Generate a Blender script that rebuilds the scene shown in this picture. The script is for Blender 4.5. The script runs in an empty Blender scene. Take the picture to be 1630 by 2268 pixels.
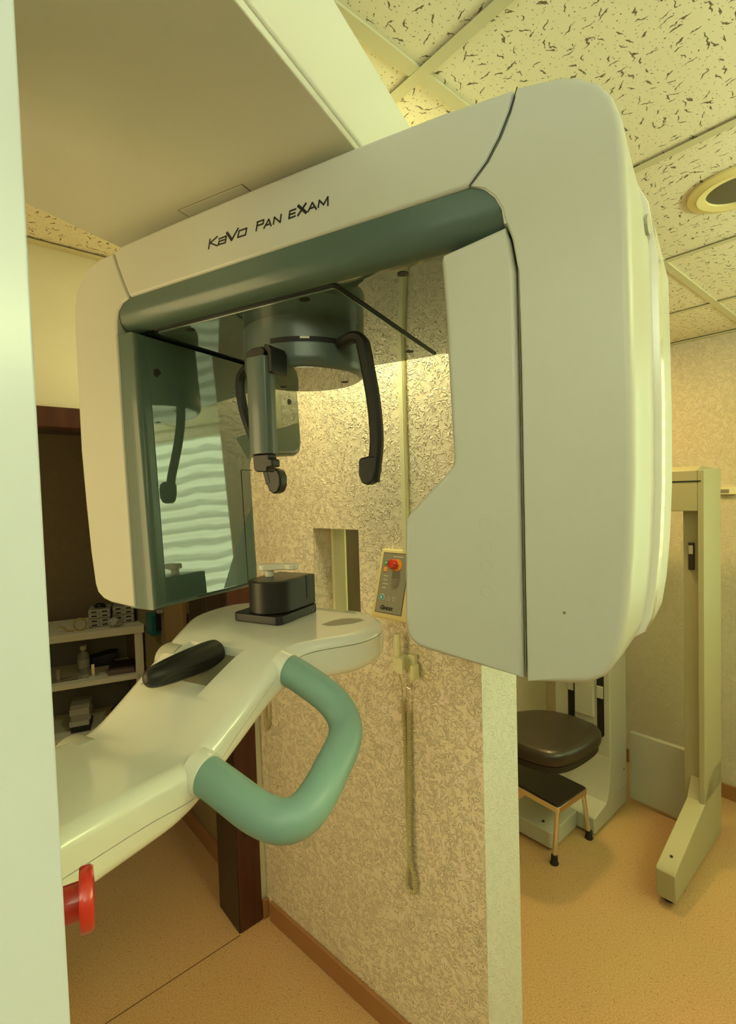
import bpy, bmesh, math, random
from mathutils import Vector, Matrix
random.seed(7)
SC = bpy.context.scene
COL = SC.collection
pi = math.pi
R = math.radians

# ------------------------------------------------------------------ camera
CAM_H = 1.65
F = 1100.0
cam_d = bpy.data.cameras.new('camera')
cam = bpy.data.objects.new('camera', cam_d)
COL.objects.link(cam)
cam_d.sensor_fit = 'VERTICAL'
cam_d.sensor_height = 36.0
cam_d.lens = F / 2268.0 * 36.0
cam_d.clip_start = 0.02
cam.matrix_world = Matrix((
    (0.9995503, 0.02998651, 0.0, 0.0),
    (-0.00115196, 0.03839859, -0.99926184, 0.0),
    (-0.02996437, 0.99881247, 0.03841586, CAM_H),
    (0, 0, 0, 1)))
SC.camera = cam

# ------------------------------------------------------------------ world, exposure
SC.view_settings.view_transform = 'Standard'
SC.view_settings.look = 'None'
SC.view_settings.gamma = 1.0
SC.view_settings.exposure = 0.0
SC.view_settings.use_curve_mapping = False
wd = bpy.data.worlds.new('world')
SC.world = wd
wd.use_nodes = True
wd.node_tree.nodes['Background'].inputs[0].default_value = (1.0, 0.95, 0.7, 1)
wd.node_tree.nodes['Background'].inputs[1].default_value = 0.3

# ------------------------------------------------------------------ frames
TH = R(49.0)
EA = Vector((math.sin(TH), math.cos(TH), 0))        # room axis a: towards the right-hand wall
EB = Vector((-math.cos(TH), math.sin(TH), 0))       # room axis b: towards the left-hand wall


def W(a, b, z):
    return EA * a + EB * b + Vector((0, 0, z))


TM = R(27.5)
EU = Vector((-math.cos(TM), math.sin(TM), 0))       # x-ray unit: along the rotating gantry
EV = Vector((math.sin(TM), math.cos(TM), 0))        # x-ray unit: away from its column


def M(u, v, h):
    return EU * u + EV * v + Vector((0, 0, CAM_H + h))


KC = Vector((-0.428, 1.886, 0))                      # corner of partition and left wall
PD = Vector((0.7331, -0.6801, 0))                    # along the partition
PN = Vector((-0.6801, -0.7331, 0))                   # out of the partition


def P(s, d, z):
    return KC + PD * s + PN * d + Vector((0, 0, z))


# added lamps, none in view: uplighters, a warm panel and downlights brighten the room
def area(name, loc, aim, sx, sy, power, col):
    d = bpy.data.lights.new(name, 'AREA')
    d.shape = 'RECTANGLE'
    d.size, d.size_y, d.energy, d.color = sx, sy, power, col
    o = bpy.data.objects.new(name, d)
    COL.objects.link(o)
    o.location = loc
    o.rotation_euler = (Vector(aim) - Vector(loc)).to_track_quat('-Z', 'Y').to_euler()
    return o


UP = (-1.0, -1.1)            # added uplighter, unseen behind the viewer, for general fill
LP = Vector((-1.75, 0.15, 1.50))   # added warm fill panel on a stand, left of the unit, outside the frame
LPD = Vector((0.985, 0.17, 0.0))   # the way it faces
UP2 = (1.7, -1.2)            # second added uplighter, near the window, outside the frame
DA = (0.78, 1.05)            # added downlight hidden above the gantry, brightens the partition
DC = (2.20, 1.15)            # added downlight hidden behind the tube head, warms the far room
DR = (-0.30, 2.75)           # added dim downlight, out of view, lifts the dark room
WARM = (1.0, 0.80, 0.42)
area('fill_uplight', W(UP[0], UP[1], 1.99), W(UP[0], UP[1], 3), 1.6, 1.6, 74, (0.755, 0.95, 1.0))
area('fill_uplight', W(UP2[0], UP2[1], 1.90), W(UP2[0], UP2[1], 3), 1.0, 1.0, 80, (0.81, 1.0, 0.665))
area('fill_panel_light', LP + LPD * .012, LP + LPD * 3, 0.8, 1.2, 15.4, (1.0, 0.77, 0.35))
area('fill_downlight', W(DA[0], DA[1], 2.395), W(DA[0], DA[1], 0), 0.14, 0.14, 6.6, (1.0, 0.97, 0.56))
area('fill_downlight', W(DC[0], DC[1], 2.395), W(DC[0], DC[1], 0), 0.16, 0.16, 12.4, (1.0, 0.69, 0.274))
area('fill_downlight', W(DR[0], DR[1], 2.395), W(DR[0], DR[1], 0), 0.14, 0.14, 3.4, (1.0, 0.95, 0.6))
BLIND_POWER = 2.1
BLIND_COL = (0.80, 0.97, 0.52, 1)

# ------------------------------------------------------------------ materials


def nt(name):
    m = bpy.data.materials.new(name)
    m.use_nodes = True
    t = m.node_tree
    return m, t, t.nodes['Principled BSDF'], t.nodes, t.links


def plain(name, col, rough=0.5, metal=0.0, ior=1.5, coat=0.0, grain=0.0, gscale=300.0, var=0.04, vscale=6.0):
    m, t, b, n, l = nt(name)
    b.inputs['Roughness'].default_value = rough
    b.inputs['Metallic'].default_value = metal
    b.inputs['IOR'].default_value = ior
    b.inputs['Coat Weight'].default_value = coat
    b.inputs['Coat Roughness'].default_value = 0.08
    tc = n.new('ShaderNodeTexCoord')
    ns = n.new('ShaderNodeTexNoise')
    ns.inputs['Scale'].default_value = vscale
    ns.inputs['Detail'].default_value = 3
    l.new(tc.outputs['Object'], ns.inputs['Vector'])
    mx = n.new('ShaderNodeMix')
    mx.data_type = 'RGBA'
    mx.inputs[6].default_value = (*[c * (1 - var) for c in col], 1)
    mx.inputs[7].default_value = (*[min(1, c * (1 + var)) for c in col], 1)
    l.new(ns.outputs[0], mx.inputs[0])
    l.new(mx.outputs[2], b.inputs['Base Color'])
    if grain > 0:
        g = n.new('ShaderNodeTexNoise')
        g.inputs['Scale'].default_value = gscale
        l.new(tc.outputs['Object'], g.inputs['Vector'])
        bp = n.new('ShaderNodeBump')
        bp.inputs['Strength'].default_value = 0.3
        bp.inputs['Distance'].default_value = grain
        l.new(g.outputs[0], bp.inputs['Height'])
        l.new(bp.outputs[0], b.inputs['Normal'])
    return m


def stucco(name, col, depth=0.004, scale=34.0):
    m, t, b, n, l = nt(name)
    b.inputs['Roughness'].default_value = 0.55
    tc = n.new('ShaderNodeTexCoord')
    ns = n.new('ShaderNodeTexNoise')
    ns.inputs['Scale'].default_value = scale
    ns.inputs['Detail'].default_value = 1.5
    ns.inputs['Roughness'].default_value = 0.45
    ns.inputs['Distortion'].default_value = 1.6
    l.new(tc.outputs['Object'], ns.inputs['Vector'])
    # raised squiggles: bands where the noise crosses its middle
    s1 = n.new('ShaderNodeMath'); s1.operation = 'SUBTRACT'; s1.inputs[1].default_value = 0.5
    l.new(ns.outputs[0], s1.inputs[0])
    s2 = n.new('ShaderNodeMath'); s2.operation = 'ABSOLUTE'
    l.new(s1.outputs[0], s2.inputs[0])
    mr = n.new('ShaderNodeMapRange')
    mr.interpolation_type = 'SMOOTHSTEP'
    mr.inputs['From Min'].default_value = 0.0
    mr.inputs['From Max'].default_value = 0.075
    mr.inputs['To Min'].default_value = 1.0
    mr.inputs['To Max'].default_value = 0.0
    l.new(s2.outputs[0], mr.inputs['Value'])
    n2 = n.new('ShaderNodeTexNoise')
    n2.inputs['Scale'].default_value = scale * 0.9
    n2.inputs['Detail'].default_value = 3
    l.new(tc.outputs['Object'], n2.inputs['Vector'])
    ml = n.new('ShaderNodeMath'); ml.operation = 'MULTIPLY'
    mk = n.new('ShaderNodeMapRange'); mk.interpolation_type = 'SMOOTHSTEP'
    mk.inputs['From Min'].default_value = 0.34; mk.inputs['From Max'].default_value = 0.54
    l.new(n2.outputs[0], mk.inputs['Value'])
    l.new(mr.outputs[0], ml.inputs[0]); l.new(mk.outputs[0], ml.inputs[1])
    ad = n.new('ShaderNodeMath'); ad.operation = 'MULTIPLY_ADD'
    ad.inputs[1].default_value = 0.5
    l.new(n2.outputs[0], ad.inputs[0]); l.new(ml.outputs[0], ad.inputs[2])
    bp = n.new('ShaderNodeBump')
    bp.inputs['Strength'].default_value = 0.8
    bp.inputs['Distance'].default_value = depth
    l.new(ad.outputs[0], bp.inputs['Height'])
    l.new(bp.outputs[0], b.inputs['Normal'])
    n3 = n.new('ShaderNodeTexNoise'); n3.inputs['Scale'].default_value = 1.7
    l.new(tc.outputs['Object'], n3.inputs['Vector'])
    mx = n.new('ShaderNodeMix'); mx.data_type = 'RGBA'
    mx.inputs[6].default_value = (*[c * 0.94 for c in col], 1)
    mx.inputs[7].default_value = (*[min(1, c * 1.04) for c in col], 1)
    l.new(n3.outputs[0], mx.inputs[0])
    l.new(mx.outputs[2], b.inputs['Base Color'])
    return m


def tile_ceiling(name):
    """mineral-fibre tiles: worm-like fissures plus pin holes"""
    m, t, b, n, l = nt(name)
    b.inputs['Roughness'].default_value = 0.85
    tc = n.new('ShaderNodeTexCoord')
    mp = n.new('ShaderNodeMapping')
    mp.inputs['Rotation'].default_value = (0, 0, -(pi / 2 - TH))
    l.new(tc.outputs['Object'], mp.inputs['Vector'])
    wob = n.new('ShaderNodeTexNoise'); wob.inputs['Scale'].default_value = 75.0; wob.inputs['Detail'].default_value = 2.0
    l.new(mp.outputs[0], wob.inputs['Vector'])
    wv = n.new('ShaderNodeVectorMath'); wv.operation = 'MULTIPLY_ADD'
    wv.inputs[1].default_value = (0.018, 0.018, 0)
    l.new(wob.outputs['Color'], wv.inputs[0]); l.new(mp.outputs[0], wv.inputs[2])

    def fissure(cell, length, width, seed, aniso):
        sc = n.new('ShaderNodeVectorMath'); sc.operation = 'MULTIPLY'
        sc.inputs[1].default_value = (1 / cell, 1 / cell, 0)
        l.new(wv.outputs[0], sc.inputs[0])
        of = n.new('ShaderNodeVectorMath'); of.operation = 'ADD'
        of.inputs[1].default_value = (seed, seed * 1.7, 0)
        l.new(sc.outputs[0], of.inputs[0])
        vo = n.new('ShaderNodeTexVoronoi'); vo.voronoi_dimensions = '2D'; vo.inputs['Scale'].default_value = 1.0
        vo.inputs['Randomness'].default_value = 0.75
        l.new(of.outputs[0], vo.inputs['Vector'])
        df = n.new('ShaderNodeVectorMath'); df.operation = 'SUBTRACT'
        l.new(of.outputs[0], df.inputs[0]); l.new(vo.outputs['Position'], df.inputs[1])
        sp = n.new('ShaderNodeSeparateColor'); l.new(vo.outputs['Color'], sp.inputs[0])
        an = n.new('ShaderNodeMath'); an.operation = 'MULTIPLY'; an.inputs[1].default_value = aniso
        l.new(sp.outputs[0], an.inputs[0])
        vr = n.new('ShaderNodeVectorRotate'); vr.rotation_type = 'Z_AXIS'
        l.new(df.outputs[0], vr.inputs['Vector']); l.new(an.outputs[0], vr.inputs['Angle'])
        el = n.new('ShaderNodeVectorMath'); el.operation = 'MULTIPLY'
        el.inputs[1].default_value = (cell / length, cell / width, 0)
        l.new(vr.outputs[0], el.inputs[0])
        ln = n.new('ShaderNodeVectorMath'); ln.operation = 'LENGTH'
        l.new(el.outputs[0], ln.inputs[0])
        mr = n.new('ShaderNodeMapRange'); mr.interpolation_type = 'SMOOTHSTEP'
        mr.inputs['From Min'].default_value = 0.75; mr.inputs['From Max'].default_value = 1.15
        mr.inputs['To Min'].default_value = 1.0; mr.inputs['To Max'].default_value = 0.0
        l.new(ln.outputs['Value'], mr.inputs['Value'])
        # leave some cells empty
        th = n.new('ShaderNodeMath'); th.operation = 'GREATER_THAN'; th.inputs[1].default_value = 0.22
        l.new(sp.outputs[1], th.inputs[0])
        mu = n.new('ShaderNodeMath'); mu.operation = 'MULTIPLY'
        l.new(mr.outputs[0], mu.inputs[0]); l.new(th.outputs[0], mu.inputs[1])
        return mu.outputs[0]

    f1 = fissure(0.030, 0.0085, 0.0014, 3.1, 6.28)
    f2 = fissure(0.047, 0.0110, 0.0014, 9.4, 6.28)
    f3 = fissure(0.0110, 0.0010, 0.0008, 5.7, 6.28)
    a1 = n.new('ShaderNodeMath'); a1.operation = 'MAXIMUM'; l.new(f1, a1.inputs[0]); l.new(f2, a1.inputs[1])
    a2 = n.new('ShaderNodeMath'); a2.operation = 'MAXIMUM'; l.new(a1.outputs[0], a2.inputs[0]); l.new(f3, a2.inputs[1])
    mx = n.new('ShaderNodeMix'); mx.data_type = 'RGBA'
    mx.inputs[6].default_value = (0.79, 0.72, 0.50, 1)
    mx.inputs[7].default_value = (0.17, 0.13, 0.06, 1)
    l.new(a2.outputs[0], mx.inputs[0])
    l.new(mx.outputs[2], b.inputs['Base Color'])
    bp = n.new('ShaderNodeBump'); bp.invert = True
    bp.inputs['Strength'].default_value = 0.7; bp.inputs['Distance'].default_value = 0.002
    l.new(a2.outputs[0], bp.inputs['Height']); l.new(bp.outputs[0], b.inputs['Normal'])
    return m


def vinyl(name):
    m, t, b, n, l = nt(name)
    b.inputs['Roughness'].default_value = 0.38
    tc = n.new('ShaderNodeTexCoord')
    n1 = n.new('ShaderNodeTexNoise'); n1.inputs['Scale'].default_value = 210; n1.inputs['Detail'].default_value = 4
    l.new(tc.outputs['Object'], n1.inputs['Vector'])
    cr = n.new('ShaderNodeValToRGB')
    cr.color_ramp.elements[0].position = 0.30; cr.color_ramp.elements[0].color = (0.50, 0.285, 0.12, 1)
    cr.color_ramp.elements[1].position = 0.68; cr.color_ramp.elements[1].color = (0.74, 0.47, 0.225, 1)
    l.new(n1.outputs[0], cr.inputs[0])
    vo = n.new('ShaderNodeTexVoronoi'); vo.inputs['Scale'].default_value = 55
    l.new(tc.outputs['Object'], vo.inputs['Vector'])
    mr = n.new('ShaderNodeMapRange'); mr.inputs['From Min'].default_value = 0.10; mr.inputs['From Max'].default_value = 0.16
    mr.inputs['To Min'].default_value = 0.6; mr.inputs['To Max'].default_value = 0.0
    l.new(vo.outputs['Distance'], mr.inputs['Value'])
    mx = n.new('ShaderNodeMix'); mx.data_type = 'RGBA'
    mx.inputs[7].default_value = (0.25, 0.13, 0.045, 1)
    l.new(mr.outputs[0], mx.inputs[0]); l.new(cr.outputs[0], mx.inputs[6])
    n2 = n.new('ShaderNodeTexNoise'); n2.inputs['Scale'].default_value = 2.2
    l.new(tc.outputs['Object'], n2.inputs['Vector'])
    mm = n.new('ShaderNodeMix'); mm.data_type = 'RGBA'; mm.blend_type = 'MULTIPLY'
    mm.inputs[0].default_value = 0.18
    l.new(mx.outputs[2], mm.inputs[6]); l.new(n2.outputs['Color'], mm.inputs[7])
    l.new(mm.outputs[2], b.inputs['Base Color'])
    return m


def wood(name, c1, c2, rough=0.4, scale=3.0, stretch=(1, 1, 0.08)):
    m, t, b, n, l = nt(name)
    b.inputs['Roughness'].default_value = rough
    tc = n.new('ShaderNodeTexCoord')
    mp = n.new('ShaderNodeMapping'); mp.inputs['Scale'].default_value = stretch
    l.new(tc.outputs['Object'], mp.inputs['Vector'])
    ns = n.new('ShaderNodeTexNoise'); ns.inputs['Scale'].default_value = scale * 12; ns.inputs['Detail'].default_value = 5
    ns.inputs['Distortion'].default_value = 0.6
    l.new(mp.outputs[0], ns.inputs['Vector'])
    cr = n.new('ShaderNodeValToRGB')
    cr.color_ramp.elements[0].position = 0.35; cr.color_ramp.elements[0].color = (*c1, 1)
    cr.color_ramp.elements[1].position = 0.65; cr.color_ramp.elements[1].color = (*c2, 1)
    l.new(ns.outputs[0], cr.inputs[0]); l.new(cr.outputs[0], b.inputs['Base Color'])
    return m


def blind_mat(name):
    m, t, b, n, l = nt(name)
    tc = n.new('ShaderNodeTexCoord')
    ns = n.new('ShaderNodeTexNoise'); ns.inputs['Scale'].default_value = 2.2; ns.inputs['Detail'].default_value = 2
    l.new(tc.outputs['Object'], ns.inputs['Vector'])
    # sheer fabric hanging in horizontal folds, daylight behind it
    sx = n.new('ShaderNodeSeparateXYZ'); l.new(tc.outputs['Object'], sx.inputs[0])
    ma = n.new('ShaderNodeMath'); ma.operation = 'MULTIPLY_ADD'; ma.inputs[1].default_value = 0.16
    l.new(ns.outputs[0], ma.inputs[0]); l.new(sx.outputs[2], ma.inputs[2])
    fr = n.new('ShaderNodeMath'); fr.operation = 'MULTIPLY'; fr.inputs[1].default_value = 1 / 0.105
    l.new(ma.outputs[0], fr.inputs[0])
    f2 = n.new('ShaderNodeMath'); f2.operation = 'FRACT'; l.new(fr.outputs[0], f2.inputs[0])
    cr = n.new('ShaderNodeValToRGB')
    e = cr.color_ramp.elements
    e[0].position = 0.0; e[0].color = (0.50, 0.50, 0.50, 1)
    e[1].position = 1.0; e[1].color = (1, 1, 1, 1)
    for p_, v_ in ((0.46, 0.62), (0.50, 1.0)):
        x = e.new(p_); x.color = (v_, v_, v_, 1)
    l.new(f2.outputs[0], cr.inputs[0])
    mx = n.new('ShaderNodeMix'); mx.data_type = 'RGBA'; mx.blend_type = 'MULTIPLY'; mx.inputs[0].default_value = 1
    mx.inputs[6].default_value = BLIND_COL
    l.new(cr.outputs[0], mx.inputs[7])
    l.new(mx.outputs[2], b.inputs['Emission Color'])
    b.inputs['Emission Strength'].default_value = BLIND_POWER
    b.inputs['Base Color'].default_value = (0.25, 0.27, 0.2, 1)
    return m


MAT = {
    'stucco': stucco('stucco_plaster', (0.86, 0.76, 0.56), 0.0048, 50),
    'stucco_end': stucco('stucco_plaster_end', (0.78, 0.80, 0.76), 0.0014, 45),
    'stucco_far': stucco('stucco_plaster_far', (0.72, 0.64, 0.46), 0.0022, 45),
    'smooth_wall': plain('painted_wall', (0.70, 0.68, 0.50), 0.7, grain=0.001, gscale=60),
    'ceiling': tile_ceiling('ceiling_tile'),
    'grid': plain('ceiling_bar', (0.60, 0.55, 0.33), 0.6),
    'vinyl': vinyl('vinyl_floor'),
    'skirt': plain('baseboard_paint', (0.36, 0.17, 0.06), 0.45),
    'skirtdark': plain('floor_joint', (0.16, 0.085, 0.035), 0.6),
    'darkwall': plain('dark_bounce_wall', (0.30, 0.24, 0.15), 0.7, grain=0.001, gscale=60),  # unseen walls, brown chosen to cut light bounced onto the gantry front
    'darkroom': plain('brown_wall', (0.30, 0.22, 0.11), 0.7, grain=0.002, gscale=70, var=0.15, vscale=30),
    'redwood': wood('stained_red_wood', (0.055, 0.014, 0.008), (0.08, 0.022, 0.011), 0.35),
    'blackwood': wood('stained_dark_wood', (0.018, 0.010, 0.006), (0.035, 0.018, 0.010), 0.4),
    'shadewood': wood('slot_shade_wood', (0.06, 0.035, 0.016), (0.08, 0.048, 0.022), 0.5),  # dark tone stands for shade behind the partition
    'cream': plain('cream_enamel', (0.60, 0.60, 0.52), 0.40, coat=0.08, grain=0.0003, gscale=900, var=0.01),
    'armcream': plain('glossy_cream_enamel', (0.88, 0.88, 0.78), 0.18, coat=0.8, var=0.01),
    'column': plain('white_enamel', (0.76, 0.84, 0.99), 0.3, coat=0.3, var=0.01),
    'overhead': plain('overhead_cream', (0.80, 0.79, 0.66), 0.36, grain=0.0003, gscale=900, var=0.01),
    'teal': plain('grey_green_enamel', (0.085, 0.135, 0.11), 0.35, coat=0.2, var=0.02),
    'tealgloss': plain('glossy_grey_green', (0.085, 0.135, 0.11), 0.03, ior=2.6, coat=0.0, var=0.02),
    'hubgrey': plain('hub_grey', (0.10, 0.135, 0.12), 0.33, coat=0.2, var=0.02),
    'hubglass': plain('hub_mirror_panel', (0.11, 0.115, 0.09), 0.03, ior=2.8, coat=0.0, var=0.02),
    'handle': plain('soft_green_grip', (0.245, 0.42, 0.365), 0.42, coat=0.1, var=0.03),
    'black': plain('black_plastic', (0.010, 0.010, 0.009), 0.42),
    'blackmatt': plain('black_matt', (0.010, 0.010, 0.009), 0.6),
    'gap': plain('dark_gap', (0.03, 0.03, 0.02), 0.8),
    'seam': plain('seam_shadow', (0.22, 0.20, 0.12), 0.8),
    'red': plain('red_plastic', (0.62, 0.03, 0.015), 0.28, coat=0.5),
    'steelgrey': plain('grey_collar', (0.14, 0.15, 0.14), 0.3, metal=0.6),
    'chrome': plain('chrome', (0.78, 0.76, 0.68), 0.14, metal=1.0),
    'rubber': plain('rubber', (0.012, 0.012, 0.012), 0.6),
    'tread': plain('rubber_tread', (0.030, 0.022, 0.014), 0.38, grain=0.0015, gscale=500),
    'leather': plain('brown_vinyl_upholstery', (0.027, 0.020, 0.013), 0.36, coat=0.1),
    'oldgrey': plain('aged_grey_enamel', (0.50, 0.50, 0.40), 0.4, grain=0.0005, gscale=400),
    'oldgreen': plain('aged_cream_enamel', (0.44, 0.41, 0.24), 0.42, grain=0.0005, gscale=400),
    'ivory': plain('ivory_plastic', (0.82, 0.79, 0.50), 0.4),
    'cord': plain('cord_plastic', (0.60, 0.52, 0.26), 0.4),
    'panelyellow': plain('yellowed_plastic', (0.80, 0.66, 0.30), 0.4),
    'panelgrey': plain('panel_grey', (0.27, 0.24, 0.17), 0.35),
    'green': plain('green_key', (0.02, 0.30, 0.05), 0.4),
    'orange': plain('orange_key', (0.85, 0.33, 0.04), 0.4),
    'blue': plain('blue_key', (0.05, 0.28, 0.42), 0.4),
    'print': plain('pale_print', (0.62, 0.58, 0.45), 0.5),
    'fineprint': plain('fine_print', (0.40, 0.36, 0.26), 0.5),
    'label': plain('grey_label', (0.32, 0.29, 0.20), 0.3),
    'offwhite': plain('off_white', (0.72, 0.70, 0.58), 0.35),
    'ring': plain('downlight_ring', (0.78, 0.66, 0.28), 0.4),
    'lampdark': plain('downlight_bowl', (0.12, 0.10, 0.055), 0.6),
    'shelf': plain('shelf_cream', (0.85, 0.80, 0.58), 0.5),
    'shelfback': plain('shelf_back', (0.24, 0.22, 0.16), 0.7),
    'greyplastic': plain('grey_plastic', (0.35, 0.33, 0.26), 0.5),
    'drawer': plain('drawer_plastic', (0.48, 0.45, 0.36), 0.4),
    'tealplastic': plain('teal_plastic', (0.015, 0.16, 0.15), 0.4),
    'purple': plain('mauve_box', (0.16, 0.10, 0.09), 0.35),
    'tape': plain('yellow_ring', (0.55, 0.40, 0.12), 0.5),
    'paper': plain('paper', (0.50, 0.48, 0.40), 0.8),
    'tan': plain('tan_wood', (0.38, 0.26, 0.11), 0.6),
    'blind': blind_mat('backlit_blind'),
}
gm, gt, gb, gn, gl = nt('bottle_plastic')
gb.inputs['Base Color'].default_value = (0.75, 0.75, 0.65, 1)
gb.inputs['Transmission Weight'].default_value = 0.6
gb.inputs['Roughness'].default_value = 0.2
MAT['clear'] = gm
gm2, _, gb2, _, _ = nt('window_glass')
gb2.inputs['Base Color'].default_value = (0.9, 0.92, 0.8, 1)
gb2.inputs['Transmission Weight'].default_value = 1.0
gb2.inputs['Roughness'].default_value = 0.0
MAT['glass'] = gm2
em, _, eb, _, _ = nt('added_lamp_glow')  # glowing bowls of the added downlights
eb.inputs['Base Color'].default_value = (0.8, 0.8, 0.7, 1)
eb.inputs['Emission Color'].default_value = (*WARM, 1)
eb.inputs['Emission Strength'].default_value = 0.5
MAT['diffuser'] = em

# ------------------------------------------------------------------ mesh helpers


class MB:
    def __init__(self, fn=None):
        self.v, self.f, self.fn = [], [], fn

    def P(self, p):
        return self.fn(*p) if self.fn else Vector(p)

    def add(self, vs, fs):
        o = len(self.v)
        self.v += [self.P(p) for p in vs]
        self.f += [tuple(i + o for i in f) for f in fs]
        return self

    def box(self, x0, x1, y0, y1, z0, z1):
        vs = [(x, y, z) for x in (x0, x1) for y in (y0, y1) for z in (z0, z1)]
        return self.add(vs, [(0, 1, 3, 2), (4, 6, 7, 5), (0, 4, 5, 1), (2, 3, 7, 6), (0, 2, 6, 4), (1, 5, 7, 3)])

    def prism(self, poly, lo, hi, axis):
        """poly of 2-D points extruded along axis (0,1,2)"""
        def mk(p, t):
            q = list(p)
            q.insert(axis, t)
            return tuple(q)
        k = len(poly)
        vs = [mk(p, lo) for p in poly] + [mk(p, hi) for p in poly]
        fs = [tuple(range(k)), tuple(range(2 * k - 1, k - 1, -1))]
        fs += [(i, (i + 1) % k, k + (i + 1) % k, k + i) for i in range(k)]
        return self.add(vs, fs)

    def loft(self, rings, cap=True):
        k = len(rings[0])
        vs = [p for r in rings for p in r]
        fs = []
        for j in range(len(rings) - 1):
            for i in range(k):
                a, b = j * k + i, j * k + (i + 1) % k
                fs.append((a, b, b + k, a + k))
        if cap:
            fs.append(tuple(range(k)))
            fs.append(tuple(reversed(range((len(rings) - 1) * k, len(rings) * k))))
        return self.add(vs, fs)

    def raw(self, vs, fs):
        o = len(self.v)
        self.v += [Vector(p) for p in vs]
        self.f += [tuple(i + o for i in f) for f in fs]
        return self

    def tube(self, pts, rad, seg=10, closed=False):
        """world-space tube; pts already in local coordinates of fn"""
        pts = [self.P(p) for p in pts]
        n = len(pts)
        rads = rad if isinstance(rad, (list, tuple)) else [rad] * n
        rings = []
        up = None
        for i in range(n):
            d = (pts[min(i + 1, n - 1)] - pts[max(i - 1, 0)]).normalized()
            if up is None:
                up = Vector((0, 0, 1)) if abs(d.z) < 0.9 else Vector((1, 0, 0))
            x = d.cross(up)
            if x.length < 1e-6:
                x = d.orthogonal()
            x.normalize()
            up = x.cross(d).normalized()
            rings.append([pts[i] + (x * math.cos(2 * pi * k / seg) + up * math.sin(2 * pi * k / seg)) * rads[i] for k in range(seg)])
        vs = [p for r in rings for p in r]
        fs = [(j * seg + i, j * seg + (i + 1) % seg, (j + 1) * seg + (i + 1) % seg, (j + 1) * seg + i)
              for j in range(n - 1) for i in range(seg)]
        fs += [tuple(range(seg)), tuple(reversed(range((n - 1) * seg, n * seg)))]
        return self.raw(vs, fs)

    def lathe(self, prof, c, axis, seg=40):
        """profile [(radius, along)] about point c (local), along world-space axis vector"""
        c = self.P(c)
        ax = Vector(axis).normalized()
        x = ax.orthogonal().normalized()
        y = ax.cross(x)
        vs, fs = [], []
        k = len(prof)
        for i in range(seg):
            a = 2 * pi * i / seg
            for r, t in prof:
                vs.append(c + ax * t + (x * math.cos(a) + y * math.sin(a)) * max(r, 1e-5))
        for i in range(seg):
            for j in range(k - 1):
                a, b = i * k + j, ((i + 1) % seg) * k + j
                fs.append((a, b, b + 1, a + 1))
        if prof[0][0] > 1e-4:
            fs.append(tuple(i * k for i in range(seg)))
        if prof[-1][0] > 1e-4:
            fs.append(tuple(i * k + k - 1 for i in reversed(range(seg))))
        return self.raw(vs, fs)


ORG = {}


def obj(name, mb, mat, parent=None, bevel=0.0, seg=3, smooth=True, angle=35, sub=0, origin=None):
    if parent is not None:
        org = ORG[parent.name]
    else:
        if origin is None:
            xs = [v.x for v in mb.v]; ys = [v.y for v in mb.v]; zs = [v.z for v in mb.v]
            origin = ((min(xs) + max(xs)) / 2, (min(ys) + max(ys)) / 2, min(zs))
        org = Vector(origin)
    me = bpy.data.meshes.new(name)
    me.from_pydata([v - org for v in mb.v], [], mb.f)
    bm = bmesh.new(); bm.from_mesh(me)
    bmesh.ops.remove_doubles(bm, verts=bm.verts, dist=1e-6)
    bmesh.ops.recalc_face_normals(bm, faces=bm.faces)
    bm.to_mesh(me); bm.free()
    me.materials.append(MAT[mat])
    o = bpy.data.objects.new(name, me)
    COL.objects.link(o)
    if parent is None:
        o.location = org
    else:
        o.parent = parent
    ORG[o.name] = org
    if smooth:
        for p in me.polygons:
            p.use_smooth = True
        me.set_sharp_from_angle(angle=R(angle))
    if bevel > 0:
        b = o.modifiers.new('bevel', 'BEVEL')
        b.width = bevel; b.segments = seg; b.limit_method = 'ANGLE'; b.angle_limit = R(angle)
        b.harden_normals = smooth
    if smooth and bevel == 0:
        wn = o.modifiers.new('wn', 'WEIGHTED_NORMAL'); wn.keep_sharp = True
    if sub:
        s = o.modifiers.new('sub', 'SUBSURF'); s.levels = sub; s.render_levels = sub
    return o


def bool_cut(o, cutmb):
    """cut a pocket and keep the result as the object's mesh"""
    org = ORG[o.name]
    me = bpy.data.meshes.new('cutter')
    me.from_pydata([v - org for v in cutmb.v], [], cutmb.f)
    bm = bmesh.new(); bm.from_mesh(me); bmesh.ops.recalc_face_normals(bm, faces=bm.faces); bm.to_mesh(me); bm.free()
    c = bpy.data.objects.new('cutter', me); COL.objects.link(c)
    c.parent = o.parent
    if o.parent is None:
        c.location = o.location
    m = o.modifiers.new('cut', 'BOOLEAN'); m.operation = 'DIFFERENCE'; m.solver = 'EXACT'; m.object = c
    bpy.context.view_layer.update()
    dg = bpy.context.evaluated_depsgraph_get()
    nm = bpy.data.meshes.new_from_object(o.evaluated_get(dg))
    o.modifiers.clear()
    o.data = nm
    nm.set_sharp_from_angle(angle=R(35))
    bpy.data.objects.remove(c)


def thing(name, label, cat, loc, group=None):
    o = bpy.data.objects.new(name, None)
    o.empty_display_size = 0.1
    COL.objects.link(o)
    o.location = loc
    ORG[o.name] = Vector(loc)
    o['label'] = label; o['category'] = cat
    if group:
        o['group'] = group
    return o


def tag(o, label, cat, group=None, kind=None):
    o['label'] = label; o['category'] = cat
    if group: o['group'] = group
    if kind: o['kind'] = kind
    return o


def struct(name, mb, mat, **k):
    o = obj(name, mb, mat, **k)
    if k.get('parent') is None:
        o['kind'] = 'structure'
    return o


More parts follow.
